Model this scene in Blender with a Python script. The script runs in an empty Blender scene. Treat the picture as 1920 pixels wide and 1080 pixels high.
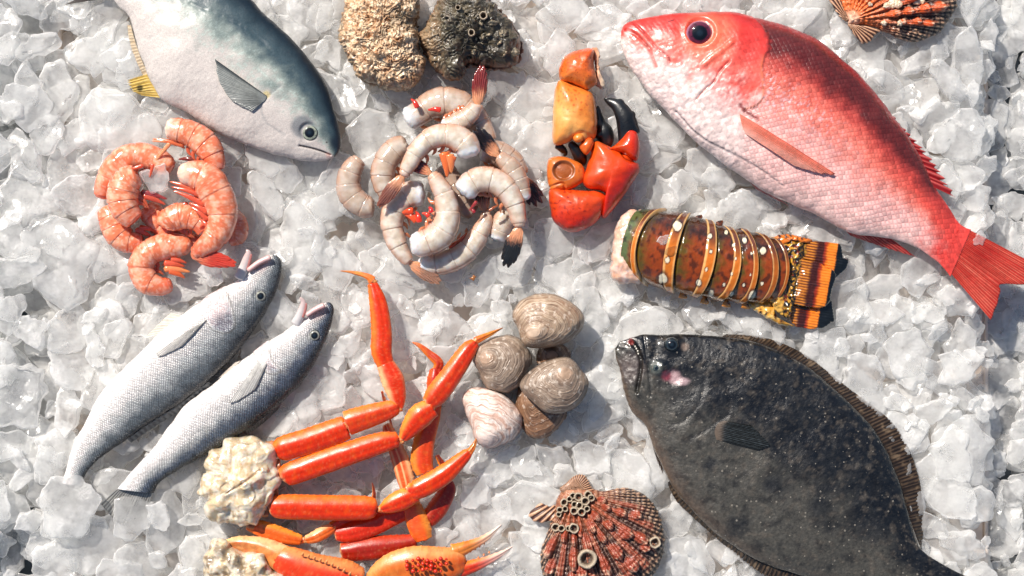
import bpy, math, random
import numpy as np
random.seed(7); RNG = np.random.RandomState(11)
sc = bpy.context.scene
# ------------------------------------------------------------------ camera, world, sun, exposure
CAM_H = 2.0; FRAME_W = 1.0; PX = FRAME_W / 1920.0
cd = bpy.data.cameras.new("camera"); cam = bpy.data.objects.new("camera", cd)
sc.collection.objects.link(cam); sc.camera = cam
cam.location = (0, 0, CAM_H); cd.sensor_width = 36; cd.lens = 36 * CAM_H / FRAME_W
cd.clip_start = 0.05; cd.clip_end = 50
SUN_EL = math.radians(46); SUN_AZ = math.radians(128)      # azimuth of the sun, counter-clockwise from +X: from the top left
w = bpy.data.worlds.new("World"); sc.world = w; w.use_nodes = True
wn = w.node_tree; wn.nodes.clear()
sky = wn.nodes.new("ShaderNodeTexSky"); sky.sky_type = 'NISHITA'; sky.sun_disc = False
sky.sun_elevation = SUN_EL; sky.sun_rotation = math.pi / 2 - SUN_AZ
bg = wn.nodes.new("ShaderNodeBackground"); bg.inputs[1].default_value = 0.078
wo = wn.nodes.new("ShaderNodeOutputWorld")
wn.links.new(sky.outputs[0], bg.inputs[0]); wn.links.new(bg.outputs[0], wo.inputs[0])
sd = bpy.data.lights.new("sun", 'SUN'); sd.energy = 5.0; sd.angle = math.radians(0.5); sd.color = (1.0, 0.925, 0.84)
sun = bpy.data.objects.new("sun", sd); sc.collection.objects.link(sun)
from mathutils import Vector
sv = Vector((math.cos(SUN_EL) * math.cos(SUN_AZ), math.cos(SUN_EL) * math.sin(SUN_AZ), math.sin(SUN_EL)))
sun.rotation_euler = sv.to_track_quat('Z', 'Y').to_euler()
sc.view_settings.view_transform = 'Standard'; sc.view_settings.look = 'None'
sc.view_settings.exposure = 0.31; sc.view_settings.gamma = 1; sc.view_settings.use_curve_mapping = False
sc.render.engine = 'CYCLES'
sc.cycles.max_bounces = 10; sc.cycles.transmission_bounces = 8; sc.cycles.diffuse_bounces = 7
sc.cycles.glossy_bounces = 3; sc.cycles.transparent_max_bounces = 24
sc.cycles.use_adaptive_sampling = True; sc.cycles.adaptive_threshold = 0.03
sc.cycles.caustics_refractive = False; sc.cycles.caustics_reflective = False
sc.cycles.sample_clamp_indirect = 8.0

# ------------------------------------------------------------------ small helpers
def S(r, g, b):
    v = np.array([r, g, b], float) / 255.0
    return np.where(v <= 0.04045, v / 12.92, ((v + 0.055) / 1.055) ** 2.4)
def XY(x, y, z=0.0):
    s = (CAM_H - z) / CAM_H * PX
    return (np.asarray(x, float) - 960) * s, (540 - np.asarray(y, float)) * s
def Z(s, ox, oy):
    def f(pts):
        return [(ox + p[0] / s, oy + p[1] / s) + tuple(q / s if i == 0 else q for i, q in enumerate(p[2:])) for p in pts]
    return f
def ss(a, b, x):
    t = np.clip((x - a) / (b - a), 0, 1); return t * t * (3 - 2 * t)
def lerp(a, b, t):
    t = np.asarray(t)
    a = np.asarray(a, float); b = np.asarray(b, float)
    if t.ndim: t = t[..., None]
    return a + (b - a) * t
_perm = RNG.permutation(256); _perm = np.concatenate([_perm, _perm, _perm])
_grad = RNG.normal(size=(256, 3)); _grad /= np.linalg.norm(_grad, axis=1)[:, None]
def noise(p):
    p = np.asarray(p, float); sh = p.shape[:-1]; p = p.reshape(-1, 3)
    i = np.floor(p).astype(int); f = p - i; u = f * f * f * (f * (f * 6 - 15) + 10); i &= 255
    r = 0
    for dx in (0, 1):
        for dy in (0, 1):
            for dz in (0, 1):
                h = _perm[_perm[_perm[i[:, 0] + dx & 255] + (i[:, 1] + dy & 255)] + (i[:, 2] + dz & 255)]
                g = _grad[h]; d = f - np.array([dx, dy, dz])
                wgt = (u[:, 0] if dx else 1 - u[:, 0]) * (u[:, 1] if dy else 1 - u[:, 1]) * (u[:, 2] if dz else 1 - u[:, 2])
                r = r + wgt * (g * d).sum(1)
    return (r * 1.6).reshape(sh)
def fbm(x, y, z=0.0, o=4, gain=0.5):
    p = np.stack(np.broadcast_arrays(np.asarray(x, float), np.asarray(y, float), np.asarray(z, float)), -1); r = 0; a = 1
    for k in range(o):
        r = r + a * noise(p * 2 ** k + 17.3 * k); a *= gain
    return r
def cat(pts, n, closed=False, arc=True):
    """Catmull-Rom through points of any dimension, n samples evenly by arc length (of the first two columns)."""
    p = np.array(pts, float); m = len(p)
    if closed: q = np.vstack([p[-1], p, p[0], p[1]]); segs = m
    else: q = np.vstack([2 * p[0] - p[1], p, 2 * p[-1] - p[-2]]); segs = m - 1
    k = 24; out = []
    for s in range(segs):
        a, b, c, d = q[s], q[s + 1], q[s + 2], q[s + 3]
        t = np.linspace(0, 1, k, endpoint=False)[:, None]
        out.append(0.5 * (2 * b + (c - a) * t + (2 * a - 5 * b + 4 * c - d) * t ** 2 + (3 * b - a - 3 * c + d) * t ** 3))
    out = np.vstack(out + [q[segs + 1][None]])
    if arc:
        L = np.concatenate([[0], np.cumsum(np.linalg.norm(np.diff(out[:, :2], axis=0), axis=1))])
    else: L = np.linspace(0, 1, len(out))
    t = np.linspace(0, L[-1], n, endpoint=not closed)
    return np.stack([np.interp(t, L, out[:, j]) for j in range(out.shape[1])], 1)
def pld(x, y, poly, n=0):
    """distance to a polyline, side (+1 left of its direction on screen) and fraction along"""
    P_ = np.array(cat(poly, n) if n else poly, float)
    best = np.full(np.shape(x), 1e9); side = np.zeros(np.shape(x)); fr = np.zeros(np.shape(x)); m = len(P_) - 1
    for i in range(m):
        a, b = P_[i], P_[i + 1]; d = b - a; l2 = (d ** 2).sum() + 1e-9
        t = np.clip(((x - a[0]) * d[0] + (y - a[1]) * d[1]) / l2, 0, 1)
        qx = x - a[0] - t * d[0]; qy = y - a[1] - t * d[1]; dist = np.hypot(qx, qy)
        k = dist < best; best = np.where(k, dist, best); side = np.where(k, np.sign(d[0] * qy - d[1] * qx), side); fr = np.where(k, (i + t) / m, fr)
    return best, side, fr
def blob(x, y, cx, cy, r, soft=0.35):
    return 1 - ss(r * (1 - soft), r * (1 + soft), np.hypot(x - cx, y - cy))

# ------------------------------------------------------------------ objects
COL = sc.collection
NEAR = []  # (x px, y px, words) for naming the ice by what it lies beside
def near(words, *pts):
    for p in pts: NEAR.append((p[0], p[1], words))
FOOT = []            # vertices of everything the ice has to make room for
def tag(o, label, category, group=None, kind=None):
    if label:
        o['label'] = label
        if not 4 <= len(label.split()) <= 16: print('LABEL', len(label.split()), label)
    if category: o['category'] = category
    if group: o['group'] = group
    if kind: o['kind'] = kind
    return o
def thing(name, label, category, x, y, z=0.0, group=None):
    o = bpy.data.objects.new(name, None); COL.objects.link(o)
    X, Y = XY(x, y, z); o.location = (float(X), float(Y), z); o.empty_display_size = 0.02
    return tag(o, label, category, group)
def root_loc(o):
    while o is not None and o.parent is not None: o = o.parent
    return np.array(o.location) if o is not None else np.zeros(3)
def make_mesh(name, V, F, mat, parent=None, col=None, attrs=None, smooth=True, foot=True):
    V = np.asarray(V, float).reshape(-1, 3)
    if foot: FOOT.append(V.copy())
    V = V - root_loc(parent) if parent is not None else V
    me = bpy.data.meshes.new(name)
    F = np.asarray(F, int); nf = len(F)
    me.vertices.add(len(V)); me.vertices.foreach_set("co", V.astype(np.float32).ravel())
    me.loops.add(nf * 4); me.loops.foreach_set("vertex_index", F.astype(np.int32).ravel())
    me.polygons.add(nf); me.polygons.foreach_set("loop_start", np.arange(0, nf * 4, 4, dtype=np.int32))
    me.polygons.foreach_set("loop_total", np.full(nf, 4, np.int32))
    me.polygons.foreach_set("use_smooth", np.full(nf, smooth))
    if col is not None:
        c = np.ones((len(V), 4), np.float32); c[:, :3] = np.clip(col.reshape(-1, 3), 0, 1)
        a = me.color_attributes.new("Col", 'FLOAT_COLOR', 'POINT'); a.data.foreach_set("color", c.ravel())
    for k, v in (attrs or {}).items():
        v = np.asarray(v, np.float32)
        if v.size == len(V): me.attributes.new(k, 'FLOAT', 'POINT').data.foreach_set("value", v.ravel())
        else: me.attributes.new(k, 'FLOAT_VECTOR', 'POINT').data.foreach_set("vector", v.reshape(-1, 3).ravel())
    me.update(calc_edges=True); me.validate(); me.materials.append(mat)
    o = bpy.data.objects.new(name, me); COL.objects.link(o)
    if parent is not None: o.parent = parent
    return o
def normals(P, wrap=True):
    du = np.gradient(P, axis=0)
    if wrap: dv = (np.roll(P, -1, 1) - np.roll(P, 1, 1)) / 2
    else: dv = np.gradient(P, axis=1)
    n = np.cross(du, dv); n /= np.linalg.norm(n, axis=-1)[..., None] + 1e-12
    flip = (n * (P - P.reshape(-1, 3).mean(0))).sum() < 0
    return (-n if flip else n), flip
def surf(name, P, Q, mat, parent=None, col=None, disp=None, wrap=True, attrs=None, caps=True, foot=True):
    n, flip = normals(P, wrap)
    if wrap:
        n[0] = n[1]; n[-1] = n[-2]
    if disp is not None:
        P = P + n * disp(Q)[..., None]
    nu, nv = P.shape[:2]
    i = np.arange(nu - 1)[:, None]; j = np.arange(nv if wrap else nv - 1)[None, :]
    a = i * nv + j; b = i * nv + (j + 1) % nv
    F = np.stack([a, a + nv, b + nv, b], -1).reshape(-1, 4)
    V = P.reshape(-1, 3)
    if wrap and caps:
        V = np.vstack([V, P[0].mean(0), P[-1].mean(0)]); c0, c1 = len(V) - 2, len(V) - 1
        jj = np.arange(0, nv, 2)
        F = np.vstack([F, np.stack([np.full_like(jj, c0), jj, (jj + 1) % nv, (jj + 2) % nv], -1),
                       np.stack([np.full_like(jj, c1), (nu - 1) * nv + (jj + 2) % nv, (nu - 1) * nv + (jj + 1) % nv, (nu - 1) * nv + jj], -1)])
    if flip: F = F[:, ::-1]
    C = None
    if col is not None:
        C = np.asarray(col(Q) if callable(col) else np.broadcast_to(np.asarray(col, float), P.shape), float)
        C = np.broadcast_to(C, P.shape).reshape(-1, 3)
        if wrap and caps: C = np.vstack([C, C[:nv].mean(0), C[-nv:].mean(0)])
    A = {}
    for k, v in (attrs or {}).items():
        v = np.asarray(v, float); v = v.reshape(nu * nv, -1)
        if wrap and caps: v = np.vstack([v, v[:nv].mean(0), v[-nv:].mean(0)])
        A[k] = v
    return make_mesh(name, V, F, mat, parent, C, A, foot=foot)
def loft(name, A, B, mat, parent, z0, ktop, kbot, nu=160, nv=64, col=None, disp=None, sq=0.85, ends=(0.0, 0.0), tmul=None,
         bulge=None, pair=False, attrs=None, zfun=None, foot=True):
    if pair:
        D = cat(np.hstack([np.array(A, float), np.array(B, float)]), nu); A_, B_ = D[:, :2], D[:, 2:]
    else: A_, B_ = cat(A, nu), cat(B, nu)
    u = np.linspace(0, 1, nu)[:, None]; a = np.linspace(0, 2 * np.pi, nv, endpoint=False)[None, :]
    c, s = np.cos(a), np.sin(a)
    M = (A_ + B_) / 2; Hf = (A_ - B_) / 2
    x = M[:, 0:1] + Hf[:, 0:1] * c; y = M[:, 1:2] + Hf[:, 1:2] * c
    hw = np.linalg.norm(Hf, axis=1)[:, None] * PX
    e = np.ones_like(u)
    if ends[0] > 0: e = e * np.sqrt(np.clip(1 - (1 - np.clip(u / ends[0], 0, 1)) ** 2, 1e-4, 1))
    if ends[1] > 0: e = e * np.sqrt(np.clip(1 - (1 - np.clip((1 - u) / ends[1], 0, 1)) ** 2, 1e-4, 1))
    x = M[:, 0:1] + (x - M[:, 0:1]) * e; y = M[:, 1:2] + (y - M[:, 1:2]) * e
    if bulge is not None:
        bu = np.concatenate([[0], np.cumsum(np.linalg.norm(np.diff(np.array(A, float), axis=0), axis=1))]); bu /= bu[-1]
        bl = np.interp(u[:, 0], bu, bulge)[:, None] * np.abs(s)
        ax = np.gradient(M, axis=0); ax /= np.linalg.norm(ax, axis=1)[:, None]
        x = x + bl * ax[:, 0:1]; y = y + bl * ax[:, 1:2]
    tm = 1.0 if tmul is None else np.interp(u[:, 0], np.linspace(0, 1, len(tmul)), tmul)[:, None]
    h = hw * e * tm
    zz = z0 + np.where(s > 0, ktop * h * np.abs(s) ** sq, -kbot * h * np.abs(s) ** sq)
    if zfun is not None: zz = zz + zfun(u[:, 0])[:, None]
    X, Y = XY(x, y, z0)
    P = np.stack(np.broadcast_arrays(X, Y, zz), -1)
    Lm = np.concatenate([[0], np.cumsum(np.linalg.norm(np.diff(M, axis=0), axis=1))])[:, None]
    Q = dict(x=x + 0 * s, y=y + 0 * s, u=u + 0 * s, c=c + 0 * u, s=s + 0 * u, L=Lm + 0 * s, hw=hw / PX + 0 * s)
    at = dict(attrs(Q)) if attrs else {}
    at['fc'] = np.stack([Q['L'] * 0.52, Q['c'] * Q['hw'] * 0.52, 0 * Q['u']], -1)
    return surf(name, P, Q, mat, parent, col, disp, True, at, foot=foot)
def tube(name, pts, mat, parent, flat=1.0, nu=60, nv=28, col=None, disp=None, ends=(0.06, 0.06), attrs=None, z0=None, foot=True):
    """pts: (x, y, r, z) - px, px, px, metres"""
    p = cat(pts, nu); T = np.gradient(p[:, :2], axis=0); T /= np.linalg.norm(T, axis=1)[:, None] + 1e-9
    u = np.linspace(0, 1, nu)[:, None]; a = np.linspace(0, 2 * np.pi, nv, endpoint=False)[None, :]
    c, s = np.cos(a), np.sin(a); e = np.ones_like(u)
    if ends[0] > 0: e = e * np.sqrt(np.clip(1 - (1 - np.clip(u / ends[0], 0, 1)) ** 2, 0.004, 1))
    if ends[1] > 0: e = e * np.sqrt(np.clip(1 - (1 - np.clip((1 - u) / ends[1], 0, 1)) ** 2, 0.004, 1))
    r = np.maximum(p[:, 2:3], 0.3) * e
    x = p[:, 0:1] + T[:, 1:2] * r * c; y = p[:, 1:2] - T[:, 0:1] * r * c
    zz = p[:, 3:4] + flat * r * PX * s
    X, Y = XY(x, y, float(p[:, 3].mean()))
    P = np.stack(np.broadcast_arrays(X, Y, zz), -1)
    L = np.concatenate([[0], np.cumsum(np.linalg.norm(np.diff(p[:, :2], axis=0), axis=1))])[:, None]
    Q = dict(x=x + 0 * s, y=y + 0 * s, u=u + 0 * s, c=c + 0 * u, s=s + 0 * u, L=L + 0 * s, hw=r + 0 * s)
    at = dict(attrs(Q)) if attrs else {}
    at['fc'] = np.stack([Q['L'] * 0.52, Q['c'] * Q['hw'] * 0.52, 0 * Q['u']], -1)
    return surf(name, P, Q, mat, parent, col, disp, True, at, foot=foot)
def pillow(name, outline, mat, parent, z0, top, bot, cen=None, nr=40, nt=160, p=1.0, col=None, disp=None, attrs=None, tilt=None, edge=None, foot=True):
    O = cat(outline, nt, closed=True); c0 = np.array(cen if cen is not None else O.mean(0), float)
    rho = np.linspace(0.01, 1.99, 2 * nr)[:, None]
    r = np.sin(rho * np.pi / 2); zc = np.cos(rho * np.pi / 2)
    x = c0[0] + (O[None, :, 0] - c0[0]) * r; y = c0[1] + (O[None, :, 1] - c0[1]) * r
    zz = z0 + np.where(zc > 0, top, bot) * np.sign(zc) * np.abs(zc) ** p + 0 * x
    if tilt is not None: zz = zz + (x - c0[0]) * tilt[0] * PX + (y - c0[1]) * tilt[1] * PX
    X, Y = XY(x, y, z0)
    P = np.stack([X, Y, zz], -1)
    th = np.linspace(0, 2 * np.pi, nt, endpoint=False)[None, :]
    Q = dict(x=x, y=y, r=r + 0 * x, th=th + 0 * x, t=(zc > 0) + 0 * x, s=zc + 0 * x)
    at = dict(attrs(Q)) if attrs else {}
    return surf(name, P, Q, mat, parent, col, disp, True, at, foot=foot)
def fin(name, base, tip, mat, parent, zb, zt, rays=30, nr=30, col=None, thick=0.0005, ridge=0.0005, jag=0.0, arch=0.0, foot=True, drape=None, lift=(.0006, .0016)):
    """a thin closed membrane between a base curve and a tip curve (px)"""
    n = rays * 6 + 1; B_ = cat(base, n); T_ = cat(tip, n)
    t = np.linspace(0, 1, n)[None, :]; r = np.linspace(0, 1, nr)[:, None]
    ph = t * rays; ph = ph + .42 * noise(np.stack([ph * .9 + B_[0, 0], 0 * ph, 0 * ph], -1)) + 0 * r; saw = np.abs((ph % 1) - 0.5) * 2
    ext = 1 + jag * (saw - 1) * (1 + .8 * noise(np.stack([t * rays * .7 + 3, 0 * t, 0 * t + 5], -1))) + .035 * noise(np.stack([t * 7 + B_[0, 1], 0 * t, 0 * t], -1)) + 0 * r
    x = B_[None, :, 0] + (T_[None, :, 0] - B_[None, :, 0]) * r * ext; y = B_[None, :, 1] + (T_[None, :, 1] - B_[None, :, 1]) * r * ext
    z = zb + (zt - zb) * r + arch * np.sin(r * np.pi) + ridge * np.cos(ph * 2 * np.pi) * (1 - 0.4 * r) * ss(0, .3, r) + 0 * x
    X, Y = XY(x, y, (zb + zt) / 2)
    if drape is not None: z = drape(X, Y) + lift[0] + (lift[1] - lift[0]) * r + arch * np.sin(r * np.pi) + ridge * np.cos(ph * 2 * np.pi) * ss(0, .3, r)
    up = np.stack([X, Y, z + thick * (1.05 - r) * (.15 + .85 * ss(0, .2, r))], -1); dn = np.stack([X, Y, z - thick * (1.05 - r)], -1)
    P = np.concatenate([up, dn[::-1]], 0)
    def dd(v): v = v + 0 * x; return np.concatenate([v, v[::-1]], 0)
    Q = dict(x=dd(x), y=dd(y), r=dd(r), t=dd(t), saw=dd(saw), ray=dd(ph))
    return surf(name, P, Q, mat, parent, col, None, False, None, foot=foot)

def on_top(dr, x, y, lift=0.0):
    X, Y = XY(x, y, .04); v = float(dr(X, Y)); X, Y = XY(x, y, v); return float(dr(X, Y)) + lift
class Drape:
    """the top surface of a built mesh, so that fins and eyes lie on it"""
    def __init__(self, ob, c=0.0016):
        V = np.zeros(len(ob.data.vertices) * 3); ob.data.vertices.foreach_get("co", V); V = V.reshape(-1, 3) + root_loc(ob)
        self.c = c; self.o = V[:, :2].min(0) - c * 2; n = ((V[:, :2].max(0) - self.o) / c).astype(int) + 3
        H = np.full(tuple(n), -1.0); i = ((V[:, :2] - self.o) / c).astype(int); np.maximum.at(H, (i[:, 0], i[:, 1]), V[:, 2])
        for _ in range(40):                     # grow the height outward past the edge
            K = np.stack([np.roll(H, s_, a) for a in (0, 1) for s_ in (-1, 1)]); M = K > -.5; cnt = M.sum(0)
            H = np.where((H < -.5) & (cnt > 0), (K * M).sum(0) / np.maximum(cnt, 1), H)
        for _ in range(2): H = (H * 2 + sum(np.roll(H, s_, a) for a in (0, 1) for s_ in (-1, 1))) / 6
        self.H = H
    def __call__(self, X, Y):
        i = np.clip(((np.asarray(X) - self.o[0]) / self.c).astype(int), 0, self.H.shape[0] - 1); j = np.clip(((np.asarray(Y) - self.o[1]) / self.c).astype(int), 0, self.H.shape[1] - 1)
        return self.H[i, j]
    def px(self, x, y, z=.04):
        return float(self(*XY(x, y, z)))
# ------------------------------------------------------------------ materials
def new_mat(name):
    m = bpy.data.materials.new(name); m.use_nodes = True; nt = m.node_tree
    return m, nt, nt.nodes, nt.links, nt.nodes["Principled BSDF"]
def pigment(name, rough=0.35, nscale=300, nvar=0.18, bump=0.3, bscale=500, bdist=0.0006, metal=0.0, sss=0.0, sssr=(0.006, 0.003, 0.002),
            coat=0.0, trans=0.0, rvar=0.0, spec=0.5, scales=None, transl=0.0, coatr=0.08, flecks=None):
    """pigment from the mesh's own colour attribute, broken up by procedural noise; bump, optional fish scales"""
    m, nt, N, L, b = new_mat(name)
    att = N.new("ShaderNodeAttribute"); att.attribute_name = "Col"
    tc = N.new("ShaderNodeTexCoord")
    no = N.new("ShaderNodeTexNoise"); no.inputs["Scale"].default_value = nscale; no.inputs["Detail"].default_value = 5; no.inputs["Roughness"].default_value = 0.65
    L.new(tc.outputs["Object"], no.inputs["Vector"])
    mr = N.new("ShaderNodeMapRange"); mr.inputs[1].default_value = 0.3; mr.inputs[2].default_value = 0.7
    mr.inputs[3].default_value = 1 - nvar; mr.inputs[4].default_value = 1 + nvar
    L.new(no.outputs[0], mr.inputs[0])
    vm = N.new("ShaderNodeVectorMath"); vm.operation = 'SCALE'
    L.new(att.outputs["Color"], vm.inputs[0]); L.new(mr.outputs[0], vm.inputs["Scale"])
    base = vm.outputs[0]; heights = []
    if scales:
        sx, sy, dark, sb, tint = scales
        fa = N.new("ShaderNodeAttribute"); fa.attribute_name = "fc"
        sm = N.new("ShaderNodeAttribute"); sm.attribute_name = "sm"
        mp = N.new("ShaderNodeMapping"); mp.vector_type = 'POINT'; mp.inputs["Scale"].default_value = (1 / sx, 1 / sy, 1)
        mp2 = N.new("ShaderNodeMapping"); mp2.inputs["Rotation"].default_value = (0, 0, math.radians(45))
        L.new(fa.outputs["Vector"], mp.inputs[0]); L.new(mp.outputs[0], mp2.inputs[0])
        vo = N.new("ShaderNodeTexVoronoi"); vo.voronoi_dimensions = '2D'; vo.feature = 'DISTANCE_TO_EDGE'
        vo.inputs["Scale"].default_value = 1; vo.inputs["Randomness"].default_value = 0.28
        L.new(mp2.outputs[0], vo.inputs["Vector"])
        e = N.new("ShaderNodeMapRange"); e.interpolation_type = 'SMOOTHSTEP'; e.inputs[1].default_value = 0.0; e.inputs[2].default_value = 0.30
        L.new(vo.outputs[0], e.inputs[0])
        vc = N.new("ShaderNodeTexVoronoi"); vc.voronoi_dimensions = '2D'; vc.inputs["Scale"].default_value = 1; vc.inputs["Randomness"].default_value = 0.28
        L.new(mp2.outputs[0], vc.inputs["Vector"])
        inv = N.new("ShaderNodeMath"); inv.operation = 'SUBTRACT'; inv.inputs[0].default_value = 1; L.new(e.outputs[0], inv.inputs[1])
        k = N.new("ShaderNodeMath"); k.operation = 'MULTIPLY'; L.new(inv.outputs[0], k.inputs[0]); L.new(sm.outputs["Fac"], k.inputs[1])
        k2 = N.new("ShaderNodeMath"); k2.operation = 'MULTIPLY'; k2.inputs[1].default_value = dark; L.new(k.outputs[0], k2.inputs[0])
        tn = N.new("ShaderNodeMix"); tn.data_type = 'RGBA'; tn.blend_type = 'MULTIPLY'
        L.new(k2.outputs[0], tn.inputs[0]); L.new(base, tn.inputs[6]); tn.inputs[7].default_value = (*tint, 1)
        # every scale a little different in tone
        sep = N.new("ShaderNodeSeparateColor"); L.new(vc.outputs["Color"], sep.inputs[0])
        m2 = N.new("ShaderNodeMapRange"); m2.inputs[3].default_value = 0.82; m2.inputs[4].default_value = 1.22; L.new(sep.outputs[0], m2.inputs[0])
        vs = N.new("ShaderNodeVectorMath"); vs.operation = 'SCALE'; L.new(tn.outputs[2], vs.inputs[0]); L.new(m2.outputs[0], vs.inputs["Scale"])
        base = vs.outputs[0]
        h = N.new("ShaderNodeMath"); h.operation = 'MULTIPLY'; L.new(e.outputs[0], h.inputs[0]); L.new(sm.outputs["Fac"], h.inputs[1])
        bs = N.new("ShaderNodeBump"); bs.inputs["Strength"].default_value = sb; bs.inputs["Distance"].default_value = 0.0012
        # tilt every scale its own way, so wet scales glint one by one
        sx_ = N.new("ShaderNodeMath"); sx_.operation = 'MULTIPLY_ADD'; L.new(vc.outputs["Distance"], sx_.inputs[0]); sx_.inputs[1].default_value = -0.8; L.new(h.outputs[0], sx_.inputs[2])
        L.new(sx_.outputs[0], bs.inputs["Height"])
        heights.append(bs)
    if flecks:
        fs, fth, fcol = flecks
        v = N.new("ShaderNodeTexVoronoi"); v.inputs["Scale"].default_value = fs; L.new(tc.outputs["Object"], v.inputs["Vector"])
        se = N.new("ShaderNodeSeparateColor"); L.new(v.outputs["Color"], se.inputs[0])
        mm = N.new("ShaderNodeMath"); mm.operation = 'MULTIPLY'; mm.inputs[1].default_value = fth; L.new(se.outputs[0], mm.inputs[0])
        lt = N.new("ShaderNodeMath"); lt.operation = 'LESS_THAN'; L.new(v.outputs["Distance"], lt.inputs[0]); L.new(mm.outputs[0], lt.inputs[1])
        g = N.new("ShaderNodeMath"); g.operation = 'GREATER_THAN'; g.inputs[1].default_value = 0.45; L.new(se.outputs[1], g.inputs[0])
        g2 = N.new("ShaderNodeMath"); g2.operation = 'MULTIPLY'; L.new(lt.outputs[0], g2.inputs[0]); L.new(g.outputs[0], g2.inputs[1])
        mx = N.new("ShaderNodeMix"); mx.data_type = 'RGBA'; L.new(g2.outputs[0], mx.inputs[0]); L.new(base, mx.inputs[6]); mx.inputs[7].default_value = (*fcol, 1)
        base = mx.outputs[2]
    L.new(base, b.inputs["Base Color"])
    nb = N.new("ShaderNodeTexNoise"); nb.inputs["Scale"].default_value = bscale; nb.inputs["Detail"].default_value = 6; nb.inputs["Roughness"].default_value = 0.6
    L.new(tc.outputs["Object"], nb.inputs["Vector"])
    bp = N.new("ShaderNodeBump"); bp.inputs["Strength"].default_value = bump; bp.inputs["Distance"].default_value = bdist
    L.new(nb.outputs[0], bp.inputs["Height"])
    if heights: L.new(heights[0].outputs[0], bp.inputs["Normal"])
    L.new(bp.outputs[0], b.inputs["Normal"])
    b.inputs["Metallic"].default_value = metal; b.inputs["Specular IOR Level"].default_value = spec
    b.inputs["Coat Weight"].default_value = coat; b.inputs["Coat Roughness"].default_value = coatr
    if sss: 
        b.inputs["Subsurface Weight"].default_value = sss; b.inputs["Subsurface Radius"].default_value = sssr; b.inputs["Subsurface Scale"].default_value = 1.0
    b.inputs["Transmission Weight"].default_value = trans
    r = N.new("ShaderNodeMapRange"); r.inputs[3].default_value = max(0.03, rough - rvar); r.inputs[4].default_value = rough + rvar
    r.inputs[1].default_value = 0.3; r.inputs[2].default_value = 0.7
    n3 = N.new("ShaderNodeTexNoise"); n3.inputs["Scale"].default_value = nscale * 0.4; L.new(tc.outputs["Object"], n3.inputs["Vector"])
    L.new(n3.outputs[0], r.inputs[0]); L.new(r.outputs[0], b.inputs["Roughness"])
    if transl:
        out = N["Material Output"]; tr = N.new("ShaderNodeBsdfTranslucent"); L.new(base, tr.inputs[0])
        mx = N.new("ShaderNodeMixShader"); mx.inputs[0].default_value = transl
        L.new(b.outputs[0], mx.inputs[1]); L.new(tr.outputs[0], mx.inputs[2]); L.new(mx.outputs[0], out.inputs[0])
    return m
# ------------------------------------------------------------------ shared materials of the catch
M_EYE = pigment("wet_eye", 0.05, 200, 0.03, 0.0, coat=1.0, coatr=0.02)
M_FIN = pigment("fin_membrane", 0.35, 300, 0.15, 0.3, coat=0.3, transl=0.35)
def eye(parent, x, y, z, r, iris, rim, pup=0.55, dome=0.5, rings=None):
    def col(Q):
        d = np.hypot(Q['x'] - x, Q['y'] - y) / r
        n_ = fbm(Q['x'] / (r * .25), Q['y'] / (r * .25), 3., 3); c = lerp(S(6, 10, 14), lerp(iris, iris * .45, ss(0, .6, n_)), ss(pup - .03, pup + .06, d + .03 * n_)); c = lerp(c, S(40, 60, 74), ss(.35, .1, d) * .35); c = lerp(c, rim, ss(0.80, 0.92, d))
        return c
    O = [(x + r * math.cos(a), y + r * .95 * math.sin(a)) for a in np.linspace(0, 2 * np.pi, 12, endpoint=False)]
    return pillow("eye", O, M_EYE, parent, z, r * PX * dome, r * PX * 0.6, (x, y), 20, 48, 1.0, col, foot=False)

# ------------------------------------------------------------------ whole pink snapper
z4 = Z(2.455, 1140, 0); z5 = Z(2.4615, 1140, 360); zh = Z(4.32, 1140, 0)
SN_D = z4([(56,178),(62,135),(85,108),(150,86),(300,64),(480,56),(600,62),(720,90),(850,128),(950,172),(1050,245),(1150,338),(1250,450),(1350,585),(1440,725),(1500,850),(1560,945),(1605,1010),(1640,1045),(1672,1056)])
SN_B = z4([(56,178),(62,215),(78,255),(105,310),(145,370),(190,435),(260,505),(340,590),(450,690),(560,775),(700,870),(850,945),(930,975),(1000,1015)]) + z5([(1120,190),(1300,215),(1420,255),(1500,305),(1545,345),(1580,392)])
snap = thing("pink_snapper", "whole large pink-red fish with a white throat and forked red tail", "fish", 1480, 260)
near("the snapper's head", (1250, 60), (1200, 130), (1330, 20)); near("the snapper's belly", (1330, 280), (1480, 400)); near("the snapper's back", (1560, 100), (1680, 220), (1780, 380)); near("the snapper's tail", (1860, 540), (1800, 500))
HEAD = zh([(1150,120),(1230,220),(1275,330),(1270,430),(1235,470),(1215,560),(1225,700),(1225,810),(1160,880),(1060,905)])
OPL = zh([(960,520),(880,600),(840,680),(760,750),(700,820)])
def sn_fields(Q):
    x, y = Q['x'], Q['y']
    # head plate: everything left of the gill edge
    gx_ = np.interp(y, [p[1] for p in HEAD], [p[0] for p in HEAD], left=1405, right=1386)
    return x, y, x - gx_
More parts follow.
